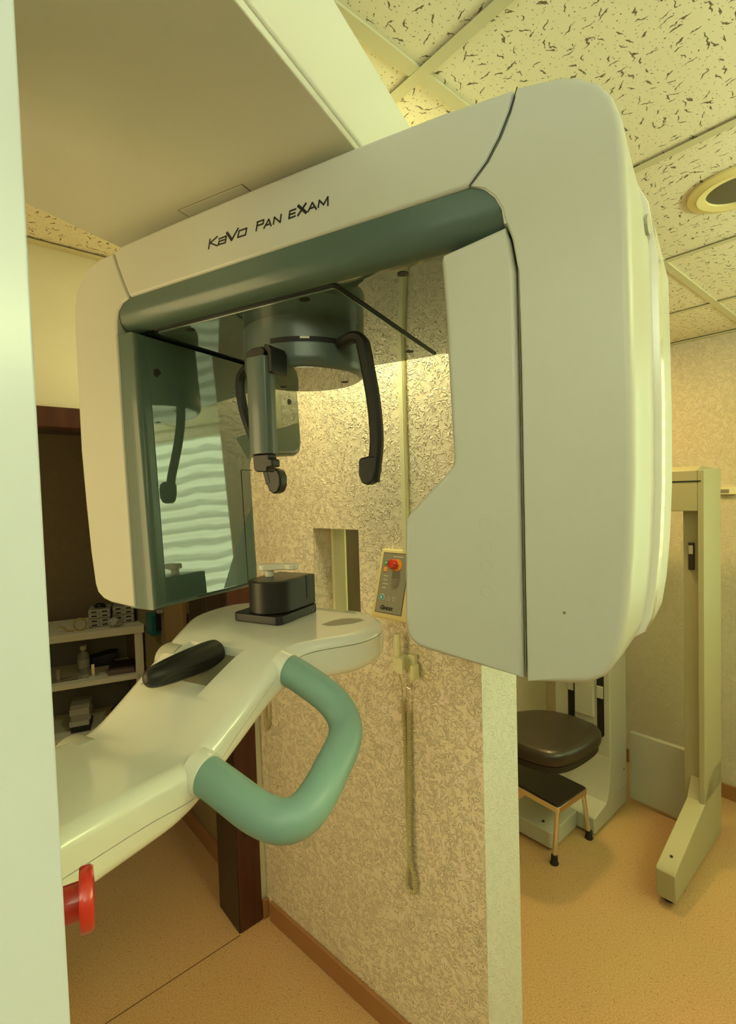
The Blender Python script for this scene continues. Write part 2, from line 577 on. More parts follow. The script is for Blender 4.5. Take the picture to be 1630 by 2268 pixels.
def text_mesh(body, size, fn, extrude=0.0004, shear=0.0, bold=0.0):
    """built-in font turned into a mesh and placed with fn(x, y, depth)"""
    cu = bpy.data.curves.new('txt', 'FONT')
    cu.body = body; cu.size = size; cu.shear = shear; cu.extrude = extrude; cu.offset = bold
    cu.resolution_u = 3
    t = bpy.data.objects.new('txt', cu); COL.objects.link(t)
    bpy.context.view_layer.update()
    me = bpy.data.meshes.new_from_object(t.evaluated_get(bpy.context.evaluated_depsgraph_get()))
    mb = MB(fn)
    mb.add([tuple(v.co) for v in me.vertices], [tuple(p.vertices) for p in me.polygons])
    bpy.data.objects.remove(t)
    return mb


def rrect(x0, x1, y0, y1, r, n=6):
    pts = []
    for cx, cy, a in ((x1 - r, y1 - r, 0), (x0 + r, y1 - r, 90), (x0 + r, y0 + r, 180), (x1 - r, y0 + r, 270)):
        for i in range(n + 1):
            t = R(a + 90 * i / n)
            pts.append((cx + r * math.cos(t), cy + r * math.sin(t)))
    return pts


def smooth_path(pts, it=3):
    pts = [Vector(p) for p in pts]
    for _ in range(it):
        q = [pts[0]]
        for a, b in zip(pts, pts[1:]):
            q += [a * .75 + b * .25, a * .25 + b * .75]
        q.append(pts[-1])
        pts = q
    return [tuple(p) for p in pts]


# ================================================================== ROOM
CZ = 2.41
AW = 3.05          # right wall
BW = 1.73          # left wall face
A0, B0 = -2.2, -2.6
struct('floor', MB(W).box(A0 - .15, AW + .15, B0 - .15, 3.9, -0.1, 0), 'vinyl', smooth=False)
struct('ceiling', MB(W).box(A0 - .15, AW + .15, B0 - .15, 3.9, CZ, CZ + .08), 'ceiling', smooth=False)
# right wall with a window
WB0, WB1, WZ0, WZ1 = -1.55, 0.32, 0.90, 2.34
mb = MB(W)
mb.box(AW, AW + .15, B0, WB0, 0, CZ).box(AW, AW + .15, WB1, BW + .17, 0, CZ)
mb.box(AW, AW + .15, WB0, WB1, 0, WZ0).box(AW, AW + .15, WB0, WB1, WZ1, CZ)
struct('wall_right', mb, 'stucco_far', smooth=False)
w1 = struct('window_1', MB(W).box(AW + .10, AW + .13, WB0, WB1, WZ0, WZ1), 'glass', smooth=False)
fr = MB(W)
for b0, b1, z0, z1 in ((WB0, WB0 + .06, WZ0, WZ1), (WB1 - .06, WB1, WZ0, WZ1), (WB0 + .06, WB1 - .06, WZ0, WZ0 + .06), (WB0 + .06, WB1 - .06, WZ1 - .06, WZ1)):
    fr.box(AW + .07, AW + .10, b0, b1, z0, z1)
obj('window_frame', fr, 'offwhite', w1, smooth=False)
# pleated blind hung inside the window
bl = MB(W)
nf, nx = 30, 6
vs, fs = [], []
for i in range(nf * 2 + 1):
    z = WZ0 + .02 + (WZ1 - WZ0 - .04) * i / (nf * 2)
    for j in range(nx + 1):
        b = WB0 + .03 + (WB1 - WB0 - .06) * j / nx
        vs.append((AW + .035 + (0.010 if i % 2 else -0.010) + .004 * math.sin(j * 1.7 + i * .3), b, z))
for i in range(nf * 2):
    for j in range(nx):
        a = i * (nx + 1) + j
        fs.append((a, a + 1, a + nx + 2, a + nx + 1))
bl.add(vs, fs)
tag(obj('window_blind', bl, 'blind', smooth=False), 'sheer pale blind hanging in horizontal folds, lit from behind, inside the window', 'blind')
# left wall with a doorway into the dark room; the wall also closes the far room
D0, D1, DZ = -0.15, 0.80, 1.872
struct('wall_left', MB(W).box(A0, D0, BW, BW + .15, 0, CZ).box(D0, D1 + .085, BW, BW + .15, DZ + .061, CZ)
       .box(D1 + .085, AW, BW, BW + .15, 0, CZ), 'smooth_wall', smooth=False)
struct('wall_back', MB(W).box(A0 - .15, A0, B0, BW + .15, 0, CZ), 'darkwall', smooth=False)
struct('wall_front', MB(W).box(A0, AW, B0 - .15, B0, 0, CZ), 'darkwall', smooth=False)
# dark room walls
struct('wall_dark_room_right', MB(W).box(.90, 1.0, BW + .15, 3.75, 0, CZ), 'darkroom', smooth=False)
struct('wall_dark_room_back', MB(W).box(A0, 1.0, 3.75, 3.9, 0, CZ), 'darkroom', smooth=False)
struct('wall_dark_room_left', MB(W).box(A0 - .15, A0, BW + .15, 3.75, 0, CZ), 'darkroom', smooth=False)
struct('baseboard_dark_room', MB(W).box(.882, .8999, BW + .16, 3.3, 0, .075), 'skirt', bevel=.002)
# partition with observation slot
S_END, PT = 0.957, 0.150
mb = MB(P)
sl0, sl1, sz0, sz1 = .330, .541, 1.20, 1.538
mb.box(-.03, sl0, -PT, 0, 0, CZ).box(sl1, S_END, -PT, 0, 0, CZ).box(sl0, sl1, -PT, 0, 0, sz0).box(sl0, sl1, -PT, 0, sz1, CZ)
struct('wall_partition', mb, 'stucco', smooth=False)
eb_ = MB(lambda a, b, z: KC + PD * S_END + EA * a * .9999 + Vector((0, 0, z)) + EB * b)
tagme = MB()
p0 = P(S_END, 0, 0); p1 = p0 + EA * .155; p2 = P(S_END - .06, -PT, 0); p3 = P(S_END - .06, -.002, 0)
tri = [p0, p1, p2, p3]
tagme.raw([(p.x, p.y, 0) for p in tri] + [(p.x, p.y, CZ) for p in tri],
          [(0, 1, 2, 3), (7, 6, 5, 4), (0, 4, 5, 1), (1, 5, 6, 2), (2, 6, 7, 3), (3, 7, 4, 0)])
struct('wall_partition_end', tagme, 'stucco_end', smooth=False)
w2 = struct('window_2', MB(P).box(sl0 + .001, sl1 - .001, -.138, -.128, sz0 + .001, sz1 - .001), 'glass', smooth=False)
obj('window_frame', MB(P).box(sl0 + .0005, sl0 + .012, -.146, -.079, sz0 + .001, sz1 - .001), 'ivory', w2, smooth=False)
struct('baseboard_partition', MB(P).box(0.012, S_END + .004, .0004, .013, 0, .075), 'skirt', bevel=.002)
struct('baseboard_right', MB(W).box(AW - .014, AW - .0002, B0 + .02, BW - .001, 0, .075), 'skirt', bevel=.002)
struct('baseboard_left', MB(W).box(1.10, AW - .016, BW - .014, BW - .0002, 0, .075), 'skirt', bevel=.002)
struct('baseboard_corner', MB(W).box(D1 + .088, .912, BW - .020, BW - .008, 0, .075), 'skirt', bevel=.002)
# added board, its dark brown stands for the shade seen through the observation slot
struct('shade_board', MB(W).box(1.12, 1.98, BW - .035, BW - .0005, .001, 2.02), 'shadewood', bevel=.004)
# timber frame of the dark-room doorway
d1 = struct('door_1', MB(W).box(D0, D1 + .085, BW - .012, BW + .05, DZ, DZ + .0605), 'redwood', bevel=.003)
obj('door_lintel', MB(W).box(D0, D1 - .01, BW + .051, BW + .16, DZ - .002, DZ + .0603), 'blackwood', d1, bevel=.002)
obj('door_post', MB(W).box(D1 - .008, D1 + .0845, BW - .015, BW + .05, 0, DZ - .0005), 'redwood', d1, bevel=.003)
obj('door_jamb', MB(W).prism([(D1 - .012, BW - .012), (D1 - .0085, BW - .012), (D1 - .0085, BW + .06), (D1 + .012, BW + .06), (D1 + .012, BW + .16), (D1 - .012, BW + .16)], 0, DZ - .0025, 2), 'blackwood', d1, bevel=.001)
obj('latch_plate', MB(W).box(D1 + .018, D1 + .034, BW - .0175, BW - .0153, .36, .46), 'blackwood', d1, bevel=.001)
struct('trim_1', MB(W).box(D0, D1 - .013, BW - .020, BW - .0165, 0, .001), 'skirtdark', smooth=False)
# exposed ceiling bars
ti = 2
BG = 0.628
for k in range(-4, 3):
    b = BG + .6 * k
    if b > BW - .05: continue
    struct('trim_%d' % ti, MB(W).box(A0, AW - .001, b - .0125, b + .0125, CZ - .005, CZ - .0002), 'grid', smooth=False); ti += 1
for k in range(-5, 3):
    a = 1.305 + .605 * k
    struct('trim_%d' % ti, MB(W).box(a - .0125, a + .0125, B0, BW - .001, CZ - .0056, CZ - .0051), 'grid', smooth=False); ti += 1
struct('trim_%d' % ti, MB(W).box(A0, AW - .001, BW - .024, BW - .0005, CZ - .012, CZ - .006), 'grid', smooth=False); ti += 1
struct('trim_%d' % ti, MB(W).box(AW - .024, AW - .0005, B0, BW - .025, CZ - .012, CZ - .006), 'grid', smooth=False); ti += 1
# cable trunking up the partition
tr = thing('cable_trunking', 'narrow cream plastic cable trunking running up the textured partition to the ceiling', 'trunking', P(.732, 0.001, 1.47))
obj('channel', MB(P).box(.722, .742, .0005, .012, 1.48, CZ - .006), 'ivory', tr, bevel=.001)
obj('lid', MB(P).box(.7245, .7395, .0122, .0142, 1.48, CZ - .0062), 'ivory', tr, bevel=.0006)
# fittings for the added lamps: two uplighters, the warm panel, three lit downlights
for (a_, b_), z_, r_, lb in ((UP, 1.93, .82, 'large square added uplighter hanging unseen behind the viewer'), (UP2, 1.84, .52, 'smaller square added uplighter hanging unseen near the window')):
    c = thing('fill_uplighter', lb, 'lamp', W(a_, b_, z_))
    obj('lamp_tray', MB(W).box(a_ - r_, a_ + r_, b_ - r_, b_ + r_, z_, z_ + .045), 'offwhite', c, bevel=.004)
    obj('suspension_rod', MB(W).tube([(a_, b_, z_ + .045), (a_, b_, CZ)], .008, 8), 'chrome', c)
lx = LPD.cross(Vector((0, 0, 1))).normalized()
LPF = lambda x, d, z: LP + lx * x + LPD * d + Vector((0, 0, z))
c = thing('fill_panel', 'tall added warm fill panel on a stand, unseen, left of the x-ray unit', 'lamp', (LP.x, LP.y, 0))
obj('panel_case', MB(LPF).box(-.43, .43, -.05, -.001, -.63, .63), 'offwhite', c, bevel=.004)
obj('diffuser', MB(LPF).box(-.4, .4, 0, .008, -.6, .6), 'offwhite', c, smooth=False)
obj('stand', MB(LPF).tube([(0, -.07, -1.50), (0, -.07, .3)], .018, 12), 'chrome', c)
obj('stand_base', MB(LPF).lathe([(.25, 0), (.25, .02), (.0, .03)], (0, -.07, -1.50), (0, 0, 1), 32), 'oldgrey', c)
for (a_, b_), lb in ((DA, 'round added ceiling downlight hidden above the x-ray gantry'), (DC, 'round added ceiling downlight hidden over the old stand'), (DR, 'round dim added ceiling downlight, unseen, in the dark side room')):
    c = thing('downlight', lb, 'lamp', W(a_, b_, CZ - .012))
    q = W(a_, b_, CZ)
    obj('ring', MB().lathe([(.085, -.001), (.085, -.010), (.100, -.012), (.113, -.007), (.114, -.001)], q, (0, 0, 1), 48), 'ring', c, angle=50)
    obj('bowl', MB().lathe([(.0848, -.0045), (.0, -.0062)], q, (0, 0, 1), 48), 'diffuser', c)
# downlight
dl = thing('downlight', 'round unlit recessed ceiling downlight with a yellowed ring', 'lamp', W(1.60, .345, CZ - .012))
dc = W(1.60, .345, CZ)
obj('ring', MB().lathe([(.072, -.001), (.072, -.010), (.092, -.013), (.093, -.0115), (.095, -.0115), (.113, -.007), (.114, -.001)], dc, (0, 0, 1), 64), 'ring', dl, angle=50)
obj('bowl', MB().lathe([(.0718, -.0045), (.05, -.006), (.0, -.0062)], dc, (0, 0, 1), 48), 'lampdark', dl)

# ================================================================== PANORAMIC X-RAY UNIT
XR = thing('dental_x_ray_unit', 'large cream and grey-green standing dental panoramic x-ray machine filling the view', 'x-ray machine', M(.576, -.04, -CAM_H))
obj('column', MB(M).prism(rrect(.363, .79, -.28, .2045, .003, 4), -CAM_H + .001, .66, 2), 'column', XR, angle=25)
obj('floor_plate', MB(M).prism(rrect(.25, .90, -.4, .34, .03), -CAM_H, -CAM_H + .02, 2), 'oldgrey', XR, bevel=.003)
# overhead arm
oa = obj('overhead_arm', MB(M).box(.335, .872, .205, 1.06, .503, .652), 'overhead', XR, bevel=.006)
obj('underside_tray', MB(M).box(.338, .869, .2052, 1.057, .4905, .5015), 'overhead', oa, bevel=.0025)
hp = MB(M)
for r_ in ((.531, .673, .6245, .6255), (.531, .673, .6995, .7005), (.531, .532, .6256, .6994), (.672, .673, .6256, .6994)):
    hp.box(r_[0], r_[1], r_[2], r_[3], .4900, .4906)
obj('hatch_seam', hp, 'seam', oa, smooth=False)
obj('hatch_panel', MB(M).box(.5325, .6715, .6262, .6988, .4898, .4908), 'overhead', oa, bevel=.0004)
obj('rotation_neck', MB(M).lathe([(.13, 0), (.13, .03)], (.60, .86, .465), (0, 0, 1), 48), 'black', XR)

# --- gantry beam: front cover with text
VF, VB = .620, 1.115
seamR = [(.109, .470), (.118, .445), (.130, .420), (.146, .396), (.168, .374)]
beam = [(.838, .458), (.815, .4655), (.70, .469), (.50, .4735), (.314, .475), (.20, .4745), (.111, .470)]
beam += [(.1195, .445), (.1315, .420), (.1475, .396), (.169, .374)]
beam += [(.80, .3685), (.815, .400), (.828, .430)]
gb_ = obj('gantry_beam', MB(M).prism(beam, VF, VB, 1), 'cream', XR, bevel=.006, angle=40)
LET = {
'K':[[(0.5975, 0.4204), (0.6015, 0.4059)], [(0.5816, 0.4205), (0.5978, 0.4143), (0.5824, 0.4062)]],
'a':[[(0.5787, 0.4159), (0.5628, 0.4163), (0.5653, 0.4068), (0.5803, 0.4071), (0.5783, 0.412), (0.5645, 0.4116)]],
'V':[[(0.5609, 0.4209), (0.5518, 0.4076), (0.5376, 0.4218)]],
'o':[[(0.5359, 0.4173), (0.5205, 0.4174), (0.5236, 0.4081), (0.5394, 0.4082), (0.5359, 0.4173)]],
'P':[[(0.4988, 0.4206), (0.5023, 0.4084)], [(0.4998, 0.4209), (0.4866, 0.4209), (0.4883, 0.4156), (0.5, 0.4154)]],
'A1':[[(0.4872, 0.4083), (0.4773, 0.4191), (0.4732, 0.4082)], [(0.4833, 0.4118), (0.4749, 0.4117)]],
'N':[[(0.4689, 0.4096), (0.4667, 0.4193), (0.4562, 0.409), (0.454, 0.4198)]],
'E':[[(0.4271, 0.4202), (0.4379, 0.4201), (0.4401, 0.41), (0.4284, 0.4104)], [(0.4387, 0.4152), (0.4287, 0.4151)]],
'X':[[(0.4089, 0.4231), (0.424, 0.4097)], [(0.4226, 0.4233), (0.4094, 0.4101)]],
'A2':[[(0.406, 0.4102), (0.398, 0.4209), (0.3918, 0.4099)], [(0.4025, 0.4137), (0.3933, 0.4138)]],
'M':[[(0.3884, 0.4113), (0.3861, 0.4205), (0.3793, 0.4125), (0.3717, 0.4213), (0.3721, 0.4093)]],
}
for k, strokes in LET.items():
    mb = MB(M)
    wdt = {'X': .0014, 'V': .0013}.get(k, .00112)
    for si, st in enumerate(strokes):
        for (u0, h0), (u1, h1) in zip(st, st[1:]):
            w_ = wdt
            if (k == 'X' and si == 1) or (k == 'V' and (u0, h0) == st[0]): w_ = .0022
            d = Vector((u1 - u0, h1 - h0)); d.normalize()
            nn = Vector((-d.y, d.x)) * w_
            e = d * (w_ * .6)
            q = [(u0 - e.x + nn.x, h0 - e.y + nn.y), (u1 + e.x + nn.x, h1 + e.y + nn.y), (u1 + e.x - nn.x, h1 + e.y - nn.y), (u0 - e.x - nn.x, h0 - e.y - nn.y)]
            mb.prism(q, VF - .0006, VF + .0005, 1)
    obj('letter', mb, 'black', gb_, smooth=False)

# --- grey-green liner under the beam
lip = [(.6245, .374), (.6245, .345), (.628, .331), (.636, .321), (.648, .316), (.662, .3145), (1.11, .3145), (1.11, .374)]
mbl = MB(M)
rings = []
for u in (.126, .835):
    rings.append([(u, v, h) for v, h in lip])
mbl.loft(rings)
ln = obj('gantry_liner', mbl, 'tealgloss', XR, bevel=.0015)
obj('front_lip', MB(M).loft([[(u, v, h) for v, h in [(.6235, .3735), (.6235, .345), (.627, .330), (.6352, .3202), (.648, .315), (.652, .3149), (.652, .3735)]] for u in (.1262, .8348)]), 'teal', XR, bevel=.001)
# inner corner fillets of the frame
for nm, pl in (('corner_fillet', [(.80, .3683), (.845, .375), (.845, .309), (.8385, .309), (.837, .333), (.832, .350), (.820, .362)]),
               ('corner_fillet', [(.1675, .376), (.10, .376), (.10, .318), (.1275, .318), (.130, .336), (.138, .352), (.150, .365)])):
    obj(nm, MB(M).prism(pl, VF + .0012, VF + .05, 1), 'cream', XR, bevel=.001)
# underside panel with its dark gasket and screws
up = obj('underside_panel', MB(M).prism(rrect(.387, .776, .657, 1.098, .006), .3095, .3147, 2), 'tealgloss', XR, bevel=.001)
obj('gasket', MB(M).prism(rrect(.382, .781, .652, 1.103, .008), .3125, .3150, 2), 'blackmatt', up, smooth=False)
for u, v in ((.45, .668), (.709, .675), (.422, 1.033), (.74, 1.06)):
    obj('screw_hole', MB().lathe([(.0085, -.0008), (.0085, .001)], M(u, v, .3095), (0, 0, 1), 20), 'blackmatt', up)
for u, v in ((.283, .675), (.79, .655)):
    obj('screw_hole', MB().lathe([(.0085, -.0008), (.0085, .001)], M(u, v, .3145), (0, 0, 1), 20), 'blackmatt', ln)

# --- left leg: sensor housing
sc_ = [(.8385, .458), (.880, .456), (.912, .447), (.936, .432), (.953, .410), (.962, .380), (.9645, .33), (.9640, .10), (.958, 0.0),
       (.950, -.10), (.941, -.165), (.934, -.182), (.918, -.193), (.895, -.199), (.825, -.2045), (.829, -.05), (.834, .10), (.8385, .309),
       (.8375, .333), (.832, .350), (.820, .362), (.8005, .3685), (.8155, .400), (.8285, .430)]
dcv = obj('sensor_cover', MB(M).prism(sc_, VF, .895, 1), 'cream', XR, bevel=.005, angle=40)
obj('upper_cover', MB(M).prism([(.835, .455), (.880, .452), (.912, .443), (.936, .428), (.953, .406), (.960, .38), (.960, .11), (.842, .11)], .8955, 1.10, 1), 'cream', dcv, bevel=.005, angle=40)
pv = [(.6235, .3085), (1.105, .3085), (1.105, .135), (1.098, .115), (1.083, .105), (1.065, .102), (.925, .095), (.912, .088), (.905, .070),
      (.902, -.185), (.896, -.200), (.880, -.207), (.6235, -.2055)]
mb = MB(M)
tilt = lambda v, h: .794 - (.309 - h) * .045 - (v - .62) * .04
rings = []
for du, ins in ((.030, 0), (.010, 0), (.004, .0025), (.0012, .006), (0, .012)):
    cx, cy = .80, .05
    rr = []
    for v, h in pv:
        vv = v + (ins if v < .7 else -ins); hh = h + (ins if h < -.1 else (-ins if h > .3 else 0)) if not (.08 < h < .14 and v > .9) else h + ins
        rr.append((tilt(v, h) + du, vv, hh))
    rings.append(rr)
rings.insert(0, [(.842, v, h) for v, h in pv])
mb.loft(rings)
sp = obj('sensor_panel', mb, 'teal', XR, angle=50)
gpv = [(.648, .304), (1.094, .304), (1.094, .135), (1.088, .121), (1.080, .114), (1.065, .1105), (.925, .103), (.908, .096), (.897, .072), (.892, -.180), (.887, -.191), (.875, -.196), (.648, -.194)]
obj('glossy_face', MB(M).loft([[(tilt(v, h) + du, v, h) for v, h in gpv] for du in (.002, -.0007)]), 'tealgloss', sp, smooth=False)
for v, h in ((.665, .239), (1.062, .241)):
    obj('screw_hole', MB().lathe([(.0085, -.001), (.0085, .0008)], M(tilt(v, h), v, h), EU, 20), 'blackmatt', sp)
sg = MB(M)
for (v0, h0), (v1, h1) in (((.868, .06), (.864, -.196)), ((.868, .0605), (.902, .0600)), ((.864, -.1965), (.72, -.199))):
    sg.box(tilt(v0, (h0 + h1) / 2) - .0004 - .0, tilt(v0, (h0 + h1) / 2) + .002, min(v0, v1), max(v0, v1) + .0012, min(h0, h1), max(h0, h1) + .0012) if False else None
    a_ = [(tilt(v0, h0) - .0008, v0, h0), (tilt(v1, h1) - .0008, v1, h1)]
    sg.tube([a_[0], a_[1]], .0009, 6)
obj('panel_seam', sg, 'blackmatt', sp, smooth=False)

# --- right leg: tube head
def resample(poly, ins=0.0):
    return poly


tube_out = [(.168, .374), (.146, .396), (.130, .420), (.118, .445), (.1095, .4695), (.085, .4690), (.060, .4650), (.040, .4565), (.022, .443),
            (.009, .4245), (.001, .400), (-.003, .37), (-.006, .30), (-.008, .20), (-.0095, .10), (-.009, .0), (-.006, -.08), (-.001, -.14), (.005, -.180),
            (.011, -.200), (.022, -.219), (.040, -.2305), (.062, -.2345), (.1105, -.2365), (.1108, -.05), (.1110, .15), (.1125, .259), (.119, .300), (.1275, .324), (.1295, .336), (.1378, .352), (.150, .365)]


def hw(h):
    if h > .25: t = max(0, (.475 - h) / .15)
    elif h < -.03: t = max(0, (h + .250) / .055)
    else: t = 1
    t = max(0, min(1, t))
    return t * t * (3 - 2 * t)


def tube_ring(v, off, ins):
    out = []
    n_ = len(tube_out)
    for i, (u, h) in enumerate(tube_out):
        pu, ph = tube_out[i - 1]; nu, nh = tube_out[(i + 1) % n_]
        tx, ty = nu - pu, nh - ph
        L_ = math.hypot(tx, ty)
        # outline runs clockwise seen in (u,h): inward normal
        ix, iy = -ty / L_, tx / L_
        if u > .095: ins_ = ins * .3
        else: ins_ = ins
        uu, hh = u + ix * ins_, h + iy * ins_
        if u < .055:
            uu -= off * hw(h) * min(1, (.055 - u) / .04)
        out.append((uu, v, hh))
    return out


# outline orientation check
ar = sum(tube_out[i - 1][0] * tube_out[i][1] - tube_out[i][0] * tube_out[i - 1][1] for i in range(len(tube_out)))
sgn = 1 if ar > 0 else -1
mb = MB(M)
mb.loft([tube_ring(v, off, ins * sgn) for v, off, ins in
         ((.620, .0, .010), (.6206, .0, .0065), (.6225, .0, .003), (.627, .001, .0006), (.634, .002, 0), (.66, .007, 0), (.70, .014, 0), (.735, .020, 0))])
th = obj('tube_head', mb, 'cream', XR, angle=45)
mb = MB(M)
mb.loft([tube_ring(v, off, ins * sgn) for v, off, ins in ((.7352, .0185, .0), (.765, .025, 0))])
obj('side_groove', mb, 'cream', th, angle=45)
mb = MB(M)
mb.loft([tube_ring(v, off, ins * sgn) for v, off, ins in ((.7652, .031, 0), (.7665, .0335, 0), (.790, .0385, 0), (.7915, .0375, 0))])
obj('side_rib', mb, 'armcream', th, angle=45)
mb = MB(M)
mb.loft([tube_ring(v, off, ins * sgn) for v, off, ins in ((.7917, .037, 0), (.82, .043, 0), (.87, .052, 0), (.93, .056, .001), (.985, .052, .003), (1.03, .044, .008), (1.055, .03, .016), (1.062, .012, .03))])
obj('rear_shell', mb, 'cream', th, angle=45)
obj('cover_disc', MB().lathe([(.0, -.0006), (.0125, -.0006), (.0128, .003)], M(-.0288, .7495, .334), EU * 1.0 + EV * .22, 32), 'oldgrey', th)
# inner panel of the tube head
inner = [(.1265, .3165), (.205, .3025), (.2085, .295), (.2045, .223), (.201, .108), (.1985, .042), (.1995, .034), (.204, .027), (.261, -.028), (.267, -.036), (.2695, -.045), (.273, -.175),
         (.2715, -.190), (.266, -.203), (.254, -.2125), (.236, -.2165), (.1135, -.2355), (.1135, -.05), (.1138, .15), (.1148, .259), (.121, .300)]
mb = MB(M)


def iring(v, ins):
    out = []
    n_ = len(inner)
    for i, (u, h) in enumerate(inner):
        pu, ph = inner[i - 1]; nu, nh = inner[(i + 1) % n_]
        tx, ty = nu - pu, nh - ph; L_ = math.hypot(tx, ty)
        out.append((u - ty / L_ * ins * isg, v, h + tx / L_ * ins * isg))
    return out


ai = sum(inner[i - 1][0] * inner[i][1] - inner[i][0] * inner[i - 1][1] for i in range(len(inner)))
isg = 1 if ai > 0 else -1
mb.loft([iring(v, i_) for v, i_ in ((.6222, .008), (.6228, .005), (.6250, .002), (.630, .0), (.985, 0), (.995, .006))])
ip = obj('tube_head_inner_panel', mb, 'cream', XR, angle=45)
sk = MB(M)
sk.tube([(.1121, .6225, .30), (.1115, .6225, .15), (.1113, .6225, -.05), (.1113, .6225, -.232)], .0007, 6)
obj('panel_seam', sk, 'seam', ip)
sk = MB(M).tube([(.1090, .6205, .4700), (.118, .6195, .445), (.1303, .6195, .420), (.1463, .6198, .396), (.1685, .6198, .3742)], .0007, 6)
obj('cover_seam', sk, 'blackmatt', th)
# collimator fold on inner panel
obj('cover_screw', MB().lathe([(.0, -.0006), (.0018, -.0006), (.0019, .0005)], M(.066, .6200, -.148), EV, 12), 'seam', th)
for h_ in (-.045, -.073, -.098, -.130):
    mbk = MB(M)
    ring_pts = [(.158 + .0075 * math.cos(2 * pi * k / 28), .6221, h_ + .0075 * math.sin(2 * pi * k / 28)) for k in range(29)]
    mbk.tube(ring_pts, .00022, 4)
    obj('embossed_key', mbk, 'oldgrey', ip)

# --- hub and head supports
HU, HV, HR = .55, .813, .115
hc = M(HU, HV, 0)
hub = obj('head_support_hub', MB().lathe([(HR, .3125), (HR, .300), (HR + .0004, .298), (HR + .0004, .240), (HR - .001, .232), (HR - .004, .226), (HR - .008, .2232), (HR - .012, .2222)], (hc.x, hc.y, hc.z), (0, 0, 1), 96), 'hubgrey', XR, angle=40)
obj('hub_underside', MB().lathe([(HR - .0118, .2232), (HR - .0118, .2218), (.0, .2218)], (hc.x, hc.y, hc.z), (0, 0, 1), 96), 'hubglass', hub, angle=40)
for du, dv in ((-.055, .055), (.07, .02), (.02, -.085)):
    obj('screw_hole', MB().lathe([(.007, .2212), (.007, .2230)], M(HU + du, HV + dv, 0), (0, 0, 1), 18), 'blackmatt', hub)


def arc_strip(a0, a1, h0, h1, r0, r1, n=20):
    """curved strip on the hub; angles measured from the -v direction towards -u"""
    mb = MB(M)
    rings = []
    for i in range(n + 1):
        a = R(a0 + (a1 - a0) * i / n)
        du, dv = -math.sin(a), -math.cos(a)
        rings.append([(HU + du * r, HV + dv * r, h) for r, h in ((r0, h0), (r1, h0), (r1, h1), (r0, h1))])
    return mb.loft(rings)


obj('scale_slot', arc_strip(3, 64, .2625, .2715, HR - .002, HR + .0008), 'blackmatt', hub, angle=60)
obj('scale_pointer', arc_strip(30, 38, .2675, .2710, HR, HR + .0014, 4), 'offwhite', hub, angle=60)
obj('scale_cover', arc_strip(2, 65, .2610, .2622, HR - .002, HR + .0007), 'hubgrey', hub, angle=60)


def ribbon(pts, wx, wd, fnd):
    """strap of rectangular section; pts (u,v,h), wide across the view, thin along depth"""
    mb = MB()
    P3 = [M(*p) for p in pts]
    rings = []
    for i, p in enumerate(P3):
        d = (P3[min(i + 1, len(P3) - 1)] - P3[max(i - 1, 0)]).normalized()
        dep = fnd
        x = d.cross(dep).normalized()
        dd = x.cross(d).normalized()
        w0 = wx[i] if isinstance(wx, list) else wx
        ch = wd * .28
        sec = [(-1, -1, 1, 0), (-1, -1, 0, 1), (-1, 1, 0, -1), (-1, 1, 1, 0), (1, 1, -1, 0), (1, 1, 0, -1), (1, -1, 0, 1), (1, -1, -1, 0)]
        rings.append([tuple(p + x * (sx * w0 / 2 + cx * ch) + dd * (sd * wd / 2 + cd * ch)) for sx, sd, cx, cd in sec])
    mb.loft(rings)
    return mb


tp = [(.440, .760, .262), (.425, .752, .262), (.405, .745, .264), (.388, .741, .256), (.382, .739, .236), (.376, .739, .200), (.369, .739, .160), (.365, .739, .120), (.364, .739, .085), (.367, .739, .060), (.372, .739, .035), (.374, .739, .018)]
tps = smooth_path(tp, 2)
ts = obj('temple_support', ribbon(tps, [(.022 if i > 14 else .019) for i in range(len(tps))], .019, EV), 'black', XR, angle=30)
padp = [(.3935, .735, .058), (.395, .735, .050), (.3955, .735, .030), (.391, .735, .017), (.3800, .735, .0125), (.368, .735, .018), (.362, .735, .036), (.361, .735, .050), (.362, .735, .060), (.375, .735, .061)]
obj('ear_pad', MB(M).prism([(p[0], p[2]) for p in padp], .728, .752, 1), 'black', ts, bevel=.004)
# opposite temple support, behind the forehead rest
tq = [(.630, .800, .262), (.660, .792, .262), (.686, .786, .252), (.694, .786, .230), (.692, .786, .200), (.684, .786, .165), (.668, .786, .125), (.650, .786, .090), (.632, .786, .055), (.624, .786, .025)]
tqs = smooth_path(tq, 2)
ts2 = obj('temple_support', ribbon(tqs, .018, .018, EV), 'black', XR, angle=30)
obj('ear_pad', MB(M).prism([(.626, .052), (.612, .054), (.600, .050), (.5945, .038), (.595, .020), (.602, .007), (.614, .003), (.624, .010), (.630, .026), (.632, .044)], .778, .802, 1), 'black', ts2, bevel=.004)
